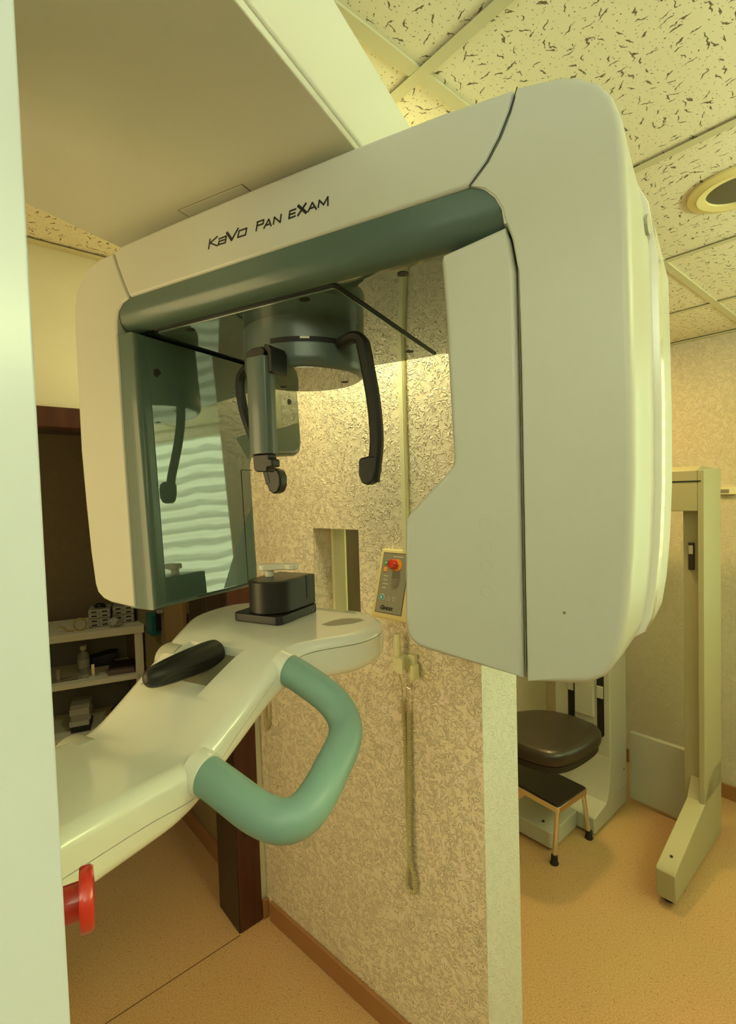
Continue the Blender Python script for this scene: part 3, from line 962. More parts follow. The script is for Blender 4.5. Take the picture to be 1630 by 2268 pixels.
# forehead rest
MF = lambda u, v, h: M(u - .019, v, h)
fb = obj('forehead_rest', MB(MF).prism([(.538, .658), (.540, .652), (.545, .6495), (.573, .6495), (.5785, .652), (.580, .658), (.580, .672), (.5785, .678), (.573, .681), (.545, .681), (.540, .678), (.538, .672)], .070, .230, 2), 'hubgrey', XR, bevel=.001, angle=40)
obj('hinge_recess', MB(MF).prism([(.546, .2285), (.579, .2285), (.5815, .233), (.580, .2415), (.566, .246), (.548, .246), (.543, .239)], .655, .700, 1), 'black', fb, bevel=.002)
obj('hinge_cap', MB(MF).prism([(.5305, .204), (.5375, .202), (.5375, .234), (.546, .246), (.542, .2495), (.534, .2465), (.5305, .238)], .657, .700, 1), 'black', fb, bevel=.001)
obj('rest_bracket', MB(MF).prism([(.5405, .070), (.575, .070), (.574, .046), (.570, .041), (.546, .039), (.544, .047), (.534, .048), (.534, .060), (.5405, .062)], .654, .676, 1), 'black', fb, bevel=.003)

# --- chin arm (two shells with a shadow gap, lofted along v)
ST = [  # v, u0, u1, top, bottom, seam
    (.10, .470, .675, -.312, -.385, -.348), (.25, .470, .675, -.313, -.386, -.351), (.36, .470, .676, -.318, -.390, -.358), (.40, .470, .680, -.323, -.391, -.364),
    (.43, .470, .684, -.325, -.384, -.368), (.455, .470, .688, -.315, -.370, -.350), (.485, .469, .692, -.300, -.354, -.329), (.52, .467, .698, -.283, -.336, -.308),
    (.555, .466, .704, -.266, -.318, -.288), (.59, .465, .712, -.250, -.305, -.269), (.612, .464, .720, -.243, -.303, -.260), (.635, .460, .730, -.2385, -.302, -.2545),
    (.660, .445, .745, -.237, -.302, -.252), (.69, .418, .765, -.236, -.302, -.251), (.72, .398, .782, -.236, -.302, -.252), (.76, .389, .790, -.236, -.302, -.252),
    (.80, .392, .790, -.236, -.302, -.252), (.83, .408, .782, -.236, -.301, -.252), (.85, .435, .765, -.236, -.300, -.252), (.862, .475, .735, -.2365, -.298, -.252)]


def interp(v):
    for a, b in zip(ST, ST[1:]):
        if a[0] <= v <= b[0]:
            t = (v - a[0]) / (b[0] - a[0])
            return [x + (y - x) * t for x, y in zip(a, b)]
    return list(ST[-1])


vals = []
v_ = .206
while v_ < .8621:
    # light smoothing of the station table
    acc = [0] * 6
    ws = 0
    for k in range(-3, 4):
        q = interp(min(.862, max(.10, v_ + k * .007)))
        wgt = 4 - abs(k)
        acc = [x + y * wgt for x, y in zip(acc, q)]; ws += wgt
    vals.append([v_] + [x / ws for x in acc[1:]])
    v_ += .0115


def arm_sec(s, upper, ins=0.0):
    v, u0, u1, zt, zb, zs = s
    pts = []
    if upper:
        r = min(.016, (zt - zs) * .95); rx = .020
        lo = zs + .0006
        pts = [(u0 + ins, lo + ins)]
        for i in range(7):
            a = R(90 * i / 6)
            pts.append((u0 + ins + rx * (1 - math.cos(a)), zt - ins - r * (1 - math.sin(a)) if True else 0))
        for i in range(7):
            a = R(90 - 90 * i / 6)
            pts.append((u1 - ins - rx * (1 - math.cos(a)), zt - ins - r * (1 - math.sin(a))))
        pts.append((u1 - ins, lo + ins))
    else:
        hi = zs - .0006
        hgt = hi - zb
        r = min(.018, hgt * .9); rx = .022
        pts = [(u1 - ins, hi - ins)]
        for i in range(6):
            a = R(90 * i / 5)
            pts.append((u1 - ins - rx * (1 - math.cos(a)), zb + ins + r * (1 - math.sin(a))))
        for i in range(6):
            a = R(90 - 90 * i / 5)
            pts.append((u0 + ins + rx * (1 - math.cos(a)), zb + ins + r * (1 - math.sin(a))))
        pts.append((u0 + ins, hi - ins))
    return [(u, v, z) for u, z in pts]


ca = obj('chin_arm', MB(M).loft([arm_sec(s, True) for s in vals]), 'armcream', XR, angle=40)
pk = MB(M)
zf, zt_ = -.288, -.10
pk.add([(.556, .50, zf), (.676, .50, zf), (.664, .605, zf), (.556, .605, zf), (.520, .50, zt_), (.700, .50, zt_), (.680, .607, zt_), (.510, .607, zt_)],
       [(0, 1, 2, 3), (7, 6, 5, 4), (0, 4, 5, 1), (1, 5, 6, 2), (2, 6, 7, 3), (3, 7, 4, 0)])
bool_cut(ca, pk)
bv = ca.modifiers.new('bevel', 'BEVEL'); bv.width = .002; bv.segments = 2; bv.limit_method = 'ANGLE'; bv.angle_limit = R(35)
obj('chin_arm_lower_shell', MB(M).loft([arm_sec(s, False) for s in vals]), 'armcream', XR, angle=40)
obj('shell_gap', MB(M).loft([[(s[1] + .002, s[0], s[5] - .004), (s[1] + .002, s[0], s[5] + .004), (s[2] - .002, s[0], s[5] + .004), (s[2] - .002, s[0], s[5] - .004)] for s in vals[:-1]]), 'seam', XR, smooth=False)
# side handle
hpth = [(.480, .612, -.268), (.455, .612, -.272), (.42, .612, -.287), (.392, .611, -.300), (.368, .606, -.316), (.350, .588, -.330), (.340, .560, -.338), (.334, .520, -.348), (.329, .485, -.358), (.332, .455, -.368), (.350, .438, -.372), (.385, .434, -.366), (.42, .436, -.356), (.455, .438, -.346), (.485, .440, -.341)]
hd = obj('side_handle', MB(M).tube(smooth_path(hpth, 2), .0235, 28), 'handle', XR, angle=60)
for (u, v, h), dr in (((.466, .612, -.271), (1, 0, .15)), ((.466, .439, -.3445), (1, 0, .12))):
    ax = (M(*[a + b for a, b in zip((u, v, h), dr)]) - M(u, v, h))
    obj('handle_collar', MB(M).lathe([(.0238, -.003), (.0252, -.0035), (.0262, -.002), (.0272, .004), (.0285, .016), (.024, .016)], (u, v, h), ax, 40), 'armcream', hd, angle=60)
for (u, v, h) in ((.692, .592, -.276), (.664, .400, -.347)):
    obj('far_handle_collar', MB(M).lathe([(.027, -.02), (.027, .014), (.024, .021), (.0, .022)], (u, v, h), EU, 36), 'oldgrey', XR, angle=50)
# hand grip on the near side of the pocket
gr = MB(M)
rings = []
prof_ = [(.6045, .004), (.6042, .012), (.6025, .0178), (.599, .0205), (.593, .0216), (.575, .0222), (.555, .0220), (.545, .0217), (.535, .0213), (.52, .0205), (.505, .0193), (.495, .0182), (.487, .0172), (.480, .0160), (.473, .0142), (.468, .0115), (.465, .0075), (.464, .003)]
for v, r in prof_:
    w_ = max(0, min(1, (.562 - v) / .03)) * max(0, min(1, (v - .478) / .012))
    ring = []
    for k in range(48):
        a = 2 * pi * k / 48
        rr = r * (1 - .28 * w_ * max(0, math.cos(3 * (a - 3.55))) ** 2)
        ring.append((.603 + rr * math.cos(a), v, -.2545 + rr * math.sin(a)))
    rings.append(ring)
gr.loft(rings)
obj('hand_grip', gr, 'black', XR, angle=50)
# control label on the chin plate
obj('control_label', MB(M).prism([(.492, .750), (.487, .785), (.470, .806), (.446, .813), (.434, .800), (.444, .775), (.462, .755), (.476, .746)], -.2362, -.2354, 2), 'label', XR, smooth=False)
for k in range(4):
    obj('print_line', MB(M).box(.452 + k * .002, .474 + k * .002, .764 + k * .011, .766 + k * .011, -.2354, -.2352), 'fineprint', XR, smooth=False)
# chin rest
cr_ = obj('chin_rest_base', MB(M).prism(rrect(.556, .668, .711, .838, .012), -.2355, -.220, 2), 'black', XR, bevel=.002)
dp = [(.562, .838), (.562, .760)] + [(.607 + .045 * math.cos(R(a)), .758 + .045 * math.sin(R(a))) for a in range(180, 361, 12)][::-1]
dp = [(.562, .838)] + [(.607 - .045 * math.cos(R(a)), .758 - .045 * math.sin(R(a))) for a in range(0, 181, 12)] + [(.652, .838)]
drm = obj('chin_rest_drum', MB(M).prism(dp, -.2198, -.160, 2), 'black', cr_, bevel=.0025)
obj('drum_slot', MB(M).box(.5612, .5640, .806, .8095, -.205, -.1595), 'blackmatt', cr_, smooth=False)
obj('drum_top_plate', MB(M).prism([(.568, .830)] + [(.607 - .039 * math.cos(R(a)), .758 - .039 * math.sin(R(a))) for a in range(0, 181, 12)] + [(.646, .830)], -.1601, -.1594, 2), 'leather', cr_, smooth=False)
for k, t_ in enumerate(('1', '2', '3')):
    tm = text_mesh(t_, .007, lambda x, y, z, k=k: M(.5558 - z, .795 + k * .010 + x, -.232 + y), .0002)
    obj('digit', tm, 'fineprint', cr_, smooth=False)
bt = obj('bite_piece_post', MB().lathe([(.0085, 0), (.0085, .013)], M(.628, .775, -.1594), (0, 0, 1), 24), 'offwhite', cr_, bevel=.001)
bp_ = [(.640, .757), (.645, .765), (.643, .783), (.634, .790), (.618, .792), (.600, .797), (.590, .806), (.580, .806), (.573, .798), (.574, .787), (.583, .780), (.592, .782), (.603, .776), (.618, .764), (.630, .756)]
obj('bite_bar', MB(M).prism(bp_, -.1462, -.134, 2), 'offwhite', cr_, bevel=.003)
# emergency stop on the column
bc = (.395, .2045, -.311)
eax = (EV * math.cos(R(34)) - EU * math.sin(R(34)))
es = obj('emergency_collar', MB(M).lathe([(.0195, -.01), (.0195, .009), (.0165, .012)], bc, eax, 36), 'steelgrey', XR)
obj('emergency_stop', MB(M).lathe([(.0135, .010), (.0135, .027), (.0185, .027), (.019, .0255), (.0222, .0255), (.0228, .027), (.0228, .0325), (.021, .035), (.0, .036)], bc, eax, 48), 'red', es, angle=40)

# ================================================================== WALL CONTROL PANEL, HANDSET, CORDS
cp = thing('wall_control_panel', 'yellowed wedge-shaped wall control box with a red stop button on the textured partition', 'control panel', P(.705, .0005, 1.30))
prof = [(0.0006, 1.487), (.012, 1.487), (.066, 1.305), (.064, 1.298), (0.0006, 1.292)]


def PP(s, d, z): return P(s, d, z)


obj('housing', MB(P).loft([[(s, d, z) for d, z in prof] for s in (.645, .775)]), 'panelyellow', cp, bevel=.004)
# face coordinates: x right, y up along the slope
f0 = P(.645, .066, 1.305); fy = (P(.645, .012, 1.487) - f0); fl_ = fy.length; fy.normalize()
fx = PD; fn_ = fx.cross(fy).normalized()
if fn_.dot(PN) < 0: fn_ = -fn_


def FC(x, y, z): return f0 + fx * x + fy * y + fn_ * z


obj('face_border', MB(FC).box(.012, .108, .010, fl_ - .010, -.001, .0008), 'blackmatt', cp, smooth=False)
face = obj('face_plate', MB(FC).box(.0135, .1065, .0115, fl_ - .0115, .0002, .0014), 'panelgrey', cp, smooth=False)
obj('green_key', MB(FC).box(.022, .033, .145, .157, .001, .003), 'green', cp, bevel=.001)
obj('green_key_mark', MB(FC).box(.0255, .0295, .148, .154, .003, .0034), 'offwhite', cp, smooth=False)
obj('orange_key', MB(FC).box(.022, .035, .125, .138, .001, .003), 'orange', cp, bevel=.001)
obj('orange_key_mark', MB(FC).box(.026, .031, .129, .134, .003, .0034), 'tape', cp, smooth=False)
obj('stop_ring', MB(FC).lathe([(.0, .001), (.0175, .001), (.0175, .0025), (.0, .003)], (.068, .146, 0), fn_, 36), 'orange', cp)
obj('stop_button', MB(FC).lathe([(.007, .002), (.007, .012), (.0135, .013), (.0150, .016), (.0150, .022), (.012, .027), (.0, .028)], (.066, .146, 0), fn_, 36), 'red', cp, angle=40)
for i, y in enumerate((.112, .101, .090, .079)):
    obj('print_line', MB(FC).box(.026, .040 + (.006 if i == 2 else 0), y, y + .0022, .0014, .0018), 'print', cp, smooth=False)
for i, y in enumerate((.104, .098, .092)):
    obj('print_line', MB(FC).box(.052 + i * .001, .080 - i * .003, y, y + .0035, .0014, .0018), 'fineprint', cp, smooth=False)
obj('print_line', MB(FC).box(.050, .085, .168, .1705, .0014, .0018), 'print', cp, smooth=False)
obj('blue_key_ring', MB(FC).lathe([(.0, .001), (.0095, .001), (.0095, .0018), (.0, .002)], (.030, .053, 0), fn_, 30), 'offwhite', cp)
obj('blue_key', MB(FC).lathe([(.0, .002), (.0080, .002), (.0080, .003), (.0, .0032)], (.030, .053, 0), fn_, 30), 'blue', cp)
obj('blue_key_mark', MB(FC).box(.0275, .0325, .049, .057, .003, .0036), 'print', cp, smooth=False)
for x0, up_ in ((.055, 1), (.075, -1)):
    t3 = [(x0 - .0065, .049 - .005 * up_ + .002), (x0 + .0065, .049 - .005 * up_ + .002), (x0, .049 + .006 * up_ + .002)]
    mb = MB(FC)
    for a, b in zip(t3, t3[1:] + t3[:1]):
        mb.tube([(a[0], a[1], .0016), (b[0], b[1], .0016)], .0006, 5)
    obj('arrow_key', mb, 'print', cp, smooth=False)
obj('maker_text', text_mesh('G', .0165, lambda x, y, z: FC(.030 + x, .020 + y, .0016 + z), .0002, .2, .0007), 'blackmatt', cp, smooth=False)
obj('maker_text', text_mesh('ENDEX', .0115, lambda x, y, z: FC(.0405 + x * .92, .020 + y, .0016 + z), .0002, .2, .0006), 'blackmatt', cp, smooth=False)

PH = lambda s_, d, z: P(s_ + .018, d, z)
hs = thing('exposure_handset', 'ivory cylindrical hand switch clipped upright in a bracket below the wall control box', 'handset', P(.70, .02, 1.14))
obj('handset_body', MB(PH).lathe([(.0085, 0), (.0095, .002), (.0095, .092), (.0085, .095), (.0, .095)], (.692, .032, 1.158), (0, 0, 1), 28), 'ivory', hs, angle=50)
obj('clip', MB(PH).prism([(.680, .006), (.683, .045), (.692, .0455), (.700, .045), (.712, .043), (.712, .040), (.704, .041), (.704, .018), (.716, .016), (.716, .006)], 1.150, 1.190, 2), 'ivory', hs, bevel=.0012)
obj('clip_front', MB(PH).box(.697, .722, .046, .050, 1.148, 1.190), 'ivory', hs, bevel=.0015)
obj('wall_bracket', MB(PH).box(.716, .738, .0005, .016, 1.130, 1.195), 'ivory', hs, bevel=.001)
obj('bracket_tab', MB(PH).box(.737, .747, .006, .034, 1.132, 1.172), 'ivory', hs, bevel=.001)


def coil(path, rad, wire, pitch, seg=10):
    """helical cord along a smooth path of world points"""
    L = [0]
    for a, b in zip(path, path[1:]):
        L.append(L[-1] + (b - a).length)
    tot = L[-1]
    n = int(tot / pitch * seg)
    pts = []
    j = 0
    for i in range(n + 1):
        d = tot * i / n
        while j < len(path) - 2 and L[j + 1] < d: j += 1
        t = (d - L[j]) / max(1e-9, L[j + 1] - L[j])
        p = path[j].lerp(path[j + 1], t)
        tg = (path[j + 1] - path[j]).normalized()
        x = tg.cross(PN).normalized(); y = PN
        a = 2 * pi * d / pitch
        pts.append(p + (x * math.cos(a) + y * math.sin(a)) * rad)
    return MB().tube([tuple(p) for p in pts], wire, 5)


cpth = smooth_path([(.710, .035, 1.155), (.710, .02, 1.12), (.709, .014, 1.08), (.707, .012, 1.055)], 2)
PC = lambda s_, d, z: P(s_ + .007, d, z)
cord = thing('coiled_cord', 'long yellowed coiled cord hanging in a narrow loop down the partition from the hand switch', 'cord', P(.71, .012, .50))
obj('straight_lead', MB(P).tube(cpth, .0018, 6), 'cord', cord)
obj('straight_lead', MB(PC).tube(smooth_path([(.724, .008, 1.130), (.725, .010, 1.10), (.722, .012, 1.07), (.723, .012, 1.03)], 2), .0018, 6), 'cord', cord)
loop = [(.700, .010, 1.055), (.704, .010, .98), (.706, .010, .85), (.706, .010, .72), (.709, .011, .62), (.7105, .011, .585), (.702, .010, .550), (.696, .010, .522), (.700, .010, .503), (.713, .010, .496), (.727, .010, .503), (.730, .010, .525), (.722, .010, .560), (.716, .018, .59), (.716, .020, .66), (.718, .012, .78), (.719, .010, .90), (.722, .010, 1.03)]
obj('coil', coil([PC(*p) for p in smooth_path(loop, 3)], .0055, .0016, .0050), 'cord', cord, angle=80)
tie = MB(PC).tube([(.716, .006, 1.103), (.722, .016, 1.100), (.732, .014, 1.097), (.733, .006, 1.099)], .0022, 6)
obj('cable_clamp', tie, 'chrome', cord)
c2 = thing('cable_loop', 'small dark yellow coiled cable loop hanging near the inner corner of the partition', 'cord', P(.04, .01, .745))
lp2 = [(.026, .012, .99), (.027, .012, .90), (.027, .012, .82), (.029, .012, .785), (.037, .012, .764), (.047, .012, .772), (.053, .012, .80), (.055, .012, .86), (.055, .012, .99)]
obj('coil', coil([P(*p) for p in smooth_path(lp2, 3)], .0042, .0015, .0050, 8), 'cord', c2, angle=80)

# ================================================================== FAR ROOM: OLD X-RAY UNIT, STOOL, SEAT
OX = thing('old_x_ray_stand', 'aged grey-cream panoramic stand with slotted column and sloping foot beside the right wall', 'x-ray stand', W(2.5, .95, 0))
# column
obj('column_body', MB(W).box(2.44, 2.63, 1.045, 1.335, 0.10, 1.58), 'oldgrey', OX, bevel=.008)
obj('column_base', MB(W).prism([(2.27, .0), (2.62, .0), (2.625, .30), (2.445, .30), (2.42, .14), (2.38, .105), (2.27, .085)], 1.046, 1.40, 1), 'oldgrey', OX, bevel=.008) if False else None
obj('column_base', MB(lambda b, a, z: W(a, b, z)).prism([(2.26, .012), (2.628, .012), (2.628, .31), (2.439, .31), (2.425, .16), (2.39, .105), (2.26, .088)], 1.047, 1.40, 0), 'oldgrey', OX, bevel=.006)
obj('foot_plate', MB(W).prism(rrect(2.02, 2.265, 1.13, 1.37, .02), .015, .092, 2), 'oldgrey', OX, bevel=.006)
obj('screw_hole', MB(W).lathe([(.007, 0), (.007, .002)], (2.07, 1.20, .092), (0, 0, 1), 14), 'blackmatt', OX)
for b, z0, z1 in ((1.075, .42, 1.5), (1.225, .44, 1.5)):
    obj('rail_slot', MB(lambda b_, a, z: W(a, b_, z)).prism([(x, y) for x, y in ((2.4375, z1), (2.4415, z1), (2.4415, z0), (2.4375, z0))], b, b + .034, 0), 'blackmatt', OX, smooth=False)
    obj('slot_end', MB(W).lathe([(.017, 0), (.017, .004)], (2.4375, b + .017, z0), EA, 24), 'blackmatt', OX)
    for zz in (.60, .78):
        obj('rail_block', MB(W).box(2.430, 2.4374, b + .002, b + .032, zz, zz + .06), 'oldgrey', OX, bevel=.002)
obj('carriage_plate', MB(W).box(2.415, 2.4372, 1.118, 1.212, .50, 1.00), 'oldgrey', OX, bevel=.003)
obj('maker_label', MB(W).box(2.4125, 2.4148, 1.122, 1.200, .795, .845), 'ivory', OX, smooth=False)
for k in range(3):
    obj('label_line', MB(W).box(2.4118, 2.4124, 1.145 - k * .004, 1.178 + k * .004, .822 - k * .007, .824 - k * .007), 'panelgrey', OX, smooth=False)
obj('side_screw', MB(W).lathe([(.004, 0), (.004, .002)], (2.59, 1.0455, .20), EB * -1, 12), 'blackmatt', OX)
# portal: post, beam, web, foot, wall plate
obj('portal_post', MB(W).box(2.50, 2.69, .655, .745, .013, 1.560), 'oldgreen', OX, bevel=.003)
obj('post_flange', MB(lambda b, a, z: W(a, b, z)).prism([(2.44, .26), (2.69, .26), (2.69, 1.7125), (2.67, 1.716), (2.44, 1.705)], .650, .672, 0), 'oldgreen', OX, bevel=.003)
obj('portal_beam', MB(lambda b, a, z: W(a, b, z)).prism([(2.440, 1.530), (2.69, 1.530), (2.69, 1.716), (2.50, 1.725), (2.440, 1.705)], .6725, 1.40, 0), 'oldgreen', OX, bevel=.004)
obj('beam_groove', MB(W).box(2.4385, 2.441, .660, 1.30, 1.655, 1.661), 'blackmatt', OX, smooth=False)
obj('portal_foot', MB(lambda b, a, z: W(a, b, z)).prism([(2.075, .030), (2.69, .030), (2.69, .37), (2.52, .37), (2.445, .262), (2.08, .150), (2.07, .140)], .650, .720, 0), 'oldgreen', OX, bevel=.004)
obj('foot_screw', MB(W).lathe([(.006, 0), (.006, .003)], (2.14, .685, .167), Vector((0, 0, 1)) - EA * .29, 14), 'blackmatt', OX)
obj('levelling_foot', MB(W).lathe([(.020, 0), (.022, .006), (.018, .03)], (2.125, .688, .0), (0, 0, 1), 20), 'rubber', OX)
obj('lower_panel', MB(W).box(2.655, 2.685, .7455, 1.044, .022, .37), 'oldgrey', OX, bevel=.002)
hp2 = obj('hand_control', MB(W).box(2.485, 2.4995, .700, .722, 1.27, 1.39), 'leather', OX, bevel=.003)
obj('control_window', MB(W).box(2.4835, 2.4848, .7025, .7195, 1.34, 1.378), 'paper', hp2, smooth=False)
# seat
SEATP = [(.52, 2.28), (.58, 2.36), (.68, 2.41), (.83, 2.43), (.937, 2.375), (1.018, 2.27), (1.030, 2.215), (1.005, 2.155), (.90, 2.065), (.80, 2.0), (.73, 1.985), (.66, 2.02), (.58, 2.10), (.52, 2.19)]


def round_poly(p, it=2):
    for _ in range(it):
        q = []
        for i in range(len(p)):
            a, b = p[i - 1], p[i]
            q += [(a[0] * .75 + b[0] * .25, a[1] * .75 + b[1] * .25), (a[0] * .25 + b[0] * .75, a[1] * .25 + b[1] * .75)]
        p = q
    return p


SPR = round_poly(SEATP)
scx = sum(p[0] for p in SPR) / len(SPR); scy = sum(p[1] for p in SPR) / len(SPR)


def sring(k, z): return [(scx + (x - scx) * k, scy + (y - scy) * k, z) for x, y in SPR]


st = obj('seat_cushion', MB().loft([sring(.93, .497), sring(.985, .505), sring(1.0, .525), sring(.99, .542), sring(.95, .555), sring(.85, .563), sring(.6, .568), sring(.2, .570)]), 'leather', OX, angle=70)
obj('seat_pan', MB().loft([sring(.90, .465), sring(.94, .470), sring(.945, .4965)]), 'black', OX, angle=40)
obj('seat_bracket', MB(W).box(2.10, 2.445, 1.225, 1.259, .440, .4645), 'black', OX, bevel=.003)

SS = thing('step_stool', 'low chrome step stool with a black rubber tread beside the partition end', 'step stool', (.80, 2.25, 0))
c0 = Vector((.793, 2.116, 0)); c1 = Vector((.983, 2.256, 0)); c2_ = Vector((.772, 2.470, 0))
ex = (c1 - c0).normalized(); wx_ = (c1 - c0).length
ey = Vector((-ex.y, ex.x, 0)); wy_ = .335


def SF(x, y, z): return c0 + ex * x + ey * y + Vector((0, 0, z))


obj('tread_frame', MB(SF).prism(rrect(0, wx_, 0, wy_, .014), .222, .249, 2), 'chrome', SS, bevel=.002)
obj('tread', MB(SF).prism(rrect(.006, wx_ - .006, .006, wy_ - .006, .010), .2492, .2535, 2), 'tread', SS, bevel=.001)
for x, y, dx, dy in ((.014, .016, -.030, -.002), (wx_ - .014, .016, .028, -.010), (.014, wy_ - .016, -.028, .012), (wx_ - .014, wy_ - .016, .030, .012)):
    lg = obj('leg', MB(SF).tube(smooth_path([(x, y, .230), (x + dx * .08, y + dy * .1, .205), (x + dx * .45, y + dy * .45, .13), (x + dx, y + dy, .022)], 2), .0105, 16), 'chrome', SS, angle=60)
    obj('rubber_foot', MB(SF).lathe([(.0170, 0), (.0185, .004), (.0165, .008), (.0150, .012), (.0135, .040), (.010, .041)], (x + dx, y + dy, .0003), (0, 0, 1), 20), 'rubber', lg, angle=50)

wl = thing('wall_socket', 'small cream surface socket strip on the right wall beside the old stand', 'socket', W(AW - .02, .745, 1.59))
obj('socket_box', MB(W).box(AW - .028, AW - .0005, .665, .815, 1.588, 1.622), 'ivory', wl, bevel=.002)
obj('socket_recess', MB(W).box(AW - .0288, AW - .0281, .695, .735, 1.594, 1.614), 'panelgrey', wl, smooth=False)

# ================================================================== DARK ROOM: SHELVES AND WHAT IS ON THEM
PR = Vector((-1.352, 2.905, 0)); PL = Vector((-1.76, 2.73, 0))
es_ = (PL - PR).normalized(); ed_ = Vector((-es_.y, es_.x, 0))
if ed_.y < 0: ed_ = -ed_


def SH(x, y, z): return PR + es_ * x + ed_ * y + Vector((0, 0, z))


sw, sd = 1.05, .40
SU = thing('shelf_unit', 'cream open shelf unit with three boards standing in the dark side room', 'shelf', SH(.5, .2, 0))
obj('shelf_board', MB(SH).box(-.01, sw, -.012, sd, .868, .91), 'shelf', SU, bevel=.003)
for z in (.597, .290):
    obj('shelf_board', MB(SH).box(.02, sw - .02, 0, sd - .012, z, z + .028), 'shelf', SU, bevel=.002)
for x in (0, sw - .045):
    obj('side_panel', MB(SH).box(x, x + .045 if x == 0 else sw - .0, 0, .02, .0, .867), 'shelf', SU, bevel=.002)
    obj('side_panel', MB(SH).box(x + .002, x + .019, .0205, sd - .012, .0, .867), 'darkroom', SU, bevel=.002)
obj('back_panel', MB(SH).box(.02, sw - .02, sd - .0115, sd - .001, .0, .866), 'shelfback', SU, smooth=False)
# items on top
x0 = .030


def drawer_box(x, y, z, label, nm='drawer_box'):
    t = thing(nm, label, 'drawer box', SH(x + .06, y + .06, z), 'small drawer boxes on the shelf top')
    obj('case', MB(SH).box(x, x + .115, y, y + .14, z, z + .052), 'greyplastic', t, bevel=.002)
    for i in range(2):
        for j in range(2):
            d = obj('drawer', MB(SH).box(x + .004 + i * .055, x + .056 + i * .055, y - .004, y + .001, z + .004 + j * .024, z + .025 + j * .024), 'drawer', t, bevel=.001)
            obj('pull', MB(SH).box(x + .016 + i * .055, x + .044 + i * .055, y - .0055, y - .0041, z + .010 + j * .024, z + .018 + j * .024), 'blackmatt', d, smooth=False)


SZ = .9105
for x, y, z, lb in ((.045, .11, SZ, 'grey drawer box, lower one of the right-hand pair on the shelf top'),
                    (.045, .11, SZ + .0525, 'grey drawer box, upper one of the right-hand pair on the shelf top'),
                    (.170, .085, SZ, 'grey drawer box, lower one of the left-hand pair on the shelf top'),
                    (.170, .085, SZ + .0525, 'grey drawer box, upper one of the left-hand pair on the shelf top')):
    drawer_box(x, y, z, lb)
z2 = SZ + .105
tag(obj('cable_bundle', MB(SH).tube(smooth_path([(.20, .12, z2 + .008), (.23, .10, z2 + .018), (.26, .14, z2 + .008), (.24, .18, z2 + .016), (.20, .16, z2 + .010), (.21, .11, z2 + .012)], 2), .0075, 8), 'black'), 'small black cable bundle lying on the left drawer boxes', 'cable')
# crumpled white wad
cw = MB(SH)
rings = []
for i in range(7):
    t = i / 6
    rings.append([(.150 + (.036 * math.sin(pi * (.12 + .8 * t)) * (1 + .25 * math.sin(3 * a + i * 2))) * math.cos(a), .045 + .030 * math.sin(pi * (.12 + .8 * t)) * (1 + .22 * math.cos(5 * a + i)) * math.sin(a), SZ + .055 * t) for a in [2 * pi * k / 16 for k in range(16)]])
cw.loft(rings)
tag(obj('crumpled_tissue', cw, 'paper', angle=20), 'crumpled pale tissue in front of the drawer boxes', 'tissue')
tr_ = MB(SH)
rp = [(.325 + .032 * math.cos(a), .055, SZ + .036 + .032 * math.sin(a)) for a in [2 * pi * k / 32 for k in range(33)]]
tr_.tube(rp, .0055, 8)
tag(obj('plastic_ring', tr_, 'tape', angle=60), 'upright yellow plastic ring left of the drawer boxes', 'ring')
tag(obj('yellow_strap', MB(SH).tube(smooth_path([(.36, .05, SZ + .005), (.39, .06, SZ + .006), (.405, .07, SZ + .02), (.42, .06, SZ + .034), (.44, .06, SZ + .03)], 2), .005, 8), 'tape'), 'yellow curved strap left of the yellow ring on the shelf top', 'strap')
# middle shelf
MZ = .6255
bt_ = thing('bottle', 'clear plastic bottle with a white label standing on the middle shelf', 'bottle', SH(.335, .20, MZ))
obj('bottle_body', MB(SH).lathe([(.0, 0), (.030, 0), (.032, .004), (.032, .095), (.026, .112), (.012, .124), (.012, .135)], (.335, .20, MZ), (0, 0, 1), 28), 'clear', bt_, angle=50)
obj('bottle_label', MB(SH).lathe([(.0324, .030), (.0326, .030), (.0326, .080), (.0324, .080)], (.335, .20, MZ), (0, 0, 1), 28), 'paper', bt_)
obj('bottle_cap', MB(SH).lathe([(.018, .135), (.018, .158), (.0, .159)], (.335, .20, MZ), (0, 0, 1), 24), 'offwhite', bt_)
bx = thing('mauve_case', 'flat mauve case with a pale edge on the middle shelf near its right post', 'case', SH(.12, .12, MZ))
obj('case_body', MB(SH).box(.055, .195, .04, .20, MZ, MZ + .030), 'purple', bx, bevel=.004)
obj('case_lid', MB(SH).box(.057, .193, .042, .198, MZ + .0302, MZ + .040), 'blackwood', bx, bevel=.003)
tag(obj('black_tray', MB(SH).prism([(.19, MZ + .0005), (.33, MZ + .0005), (.36, MZ + .045), (.20, MZ + .075), (.16, MZ + .07)], .255, .36, 1), 'black', bevel=.004), 'black folded sheet leaning behind the mauve case', 'tray')
tag(obj('white_card', MB(SH).box(.21, .25, .10, .16, MZ, MZ + .008), 'paper', smooth=False), 'small white card beside the mauve case', 'card')
for i, (y, zz) in enumerate(((.035, 0), (.065, 0), (.095, 0))):
    tag(obj('metal_rail', MB(SH).box(.30, .52, y, y + .016, MZ, MZ + .010), 'chrome', bevel=.002), ['front', 'middle', 'rear'][i] + ' of the three bright metal rails lying on the middle shelf', 'rail', 'metal rails on the middle shelf')
for i, x in enumerate((.265, .44)):
    tag(obj('metal_post', MB(SH).box(x, x + .018, .075 + .05 * (1 - i) * 0, .093, MZ + (.0005 if i == 0 else .011), MZ + .072), 'greyplastic' if i else 'chrome', bevel=.002), ['short bright metal post between bottle and mauve case', 'short dull metal post standing on the metal rails'][i], 'post')
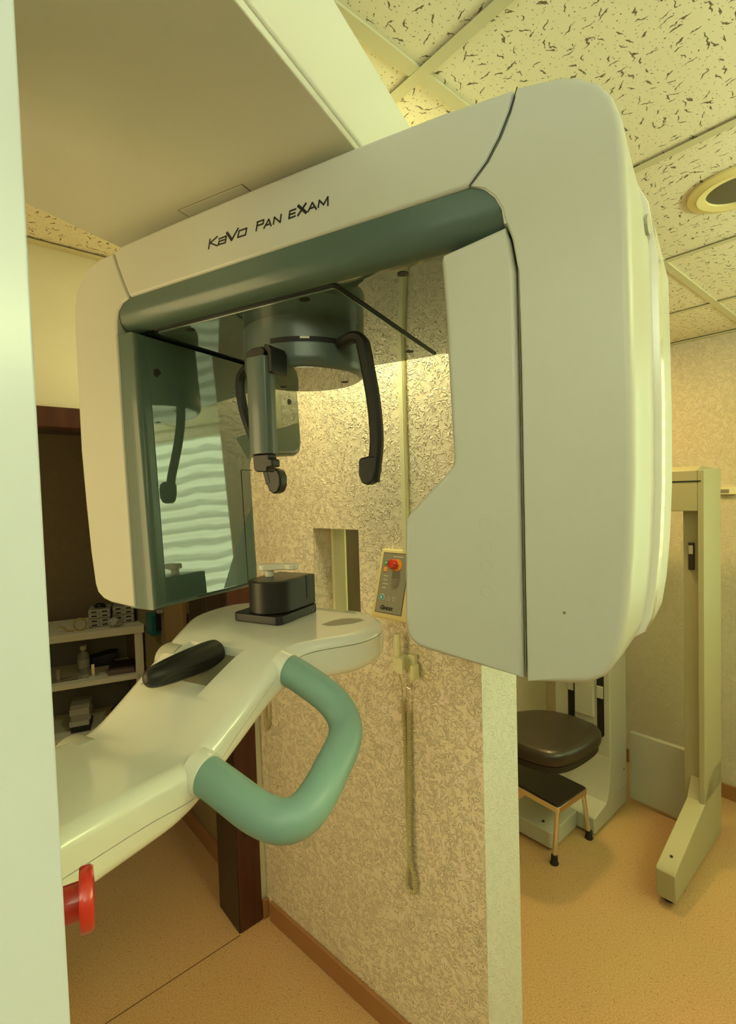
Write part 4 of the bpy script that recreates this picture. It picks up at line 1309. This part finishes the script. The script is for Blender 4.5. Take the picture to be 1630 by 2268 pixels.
# bottom shelf
LZ = .3185
for i, (dx, hh, mt) in enumerate(((0, .035, 'black'), (.006, .030, 'paper'), (-.004, .034, 'greyplastic'), (.002, .040, 'drawer'), (-.002, .022, 'greyplastic'))):
    tag(obj('flat_box', MB(SH).box(.30 + dx, .40 + dx, .06, .20, LZ, LZ + hh - .0008), mt, bevel=.002), ['black box at the bottom of the stack on the lowest shelf', 'pale box second from the bottom of the lowest-shelf stack', 'grey box in the middle of the lowest-shelf stack', 'light box second from the top of the lowest-shelf stack', 'thin grey box on top of the lowest-shelf stack'][i], 'box', 'boxes stacked on the lowest shelf')
    LZ += hh
LZ = .3185
wt = thing('wooden_tray', 'tan wooden tray on the lowest shelf', 'tray', SH(.14, .12, LZ))
obj('tray_base', MB(SH).box(.08, .225, .05, .20, LZ + .05, LZ + .060), 'tan', wt, bevel=.001)
obj('tray_stand', MB(SH).box(.095, .20, .07, .18, LZ, LZ + .0498), 'blackwood', wt, bevel=.001)
obj('tray_side', MB(SH).box(.08, .225, .05, .056, LZ + .060, LZ + .072), 'tan', wt, bevel=.001)
tag(obj('dark_wedge', MB(SH).prism([(.075, LZ + .0605), (.20, LZ + .0605), (.12, LZ + .125)], .08, .18, 1), 'redwood', bevel=.002), 'dark wedge-shaped block on the tan tray', 'block')
# on the brown wall of the dark room
tbx = thing('teal_dispenser', 'teal plastic holder fixed to the brown wall under the sensor housing', 'holder', W(.86, 2.82, .92))
obj('holder_body', MB(W).box(.852, .8995, 2.80, 2.90, .905, 1.02), 'tealplastic', tbx, bevel=.004)
obj('holder_bracket', MB(W).box(.875, .8996, 2.785, 2.7995, .93, 1.04), 'blackmatt', tbx, bevel=.002)
tag(obj('wall_hook', MB(W).box(.872, .8995, 2.745, 2.77, 1.035, 1.05), 'paper', bevel=.002), 'small pale hook on the brown wall beside the teal holder', 'hook')
tag(obj('hanging_strap', MB(W).tube(smooth_path([(.885, 2.34, 1.10), (.880, 2.345, .98), (.870, 2.31, .93), (.882, 2.33, .87), (.885, 2.335, .72)], 2), .011, 8), 'black'), 'black strap hanging on the brown wall behind the chin arm', 'strap')
tag(obj('wall_board', MB(W).box(.876, .8995, 2.40, 2.66, .45, 1.32), 'tan', bevel=.003), 'upright tan board against the brown wall behind the hanging strap', 'board')
tag(obj('wall_cabinet', MB(W).box(.80, .8994, 1.925, 2.12, 1.03, 1.42), 'blackwood', bevel=.004), 'small black-brown cabinet fixed to the brown wall behind the door post', 'cabinet')
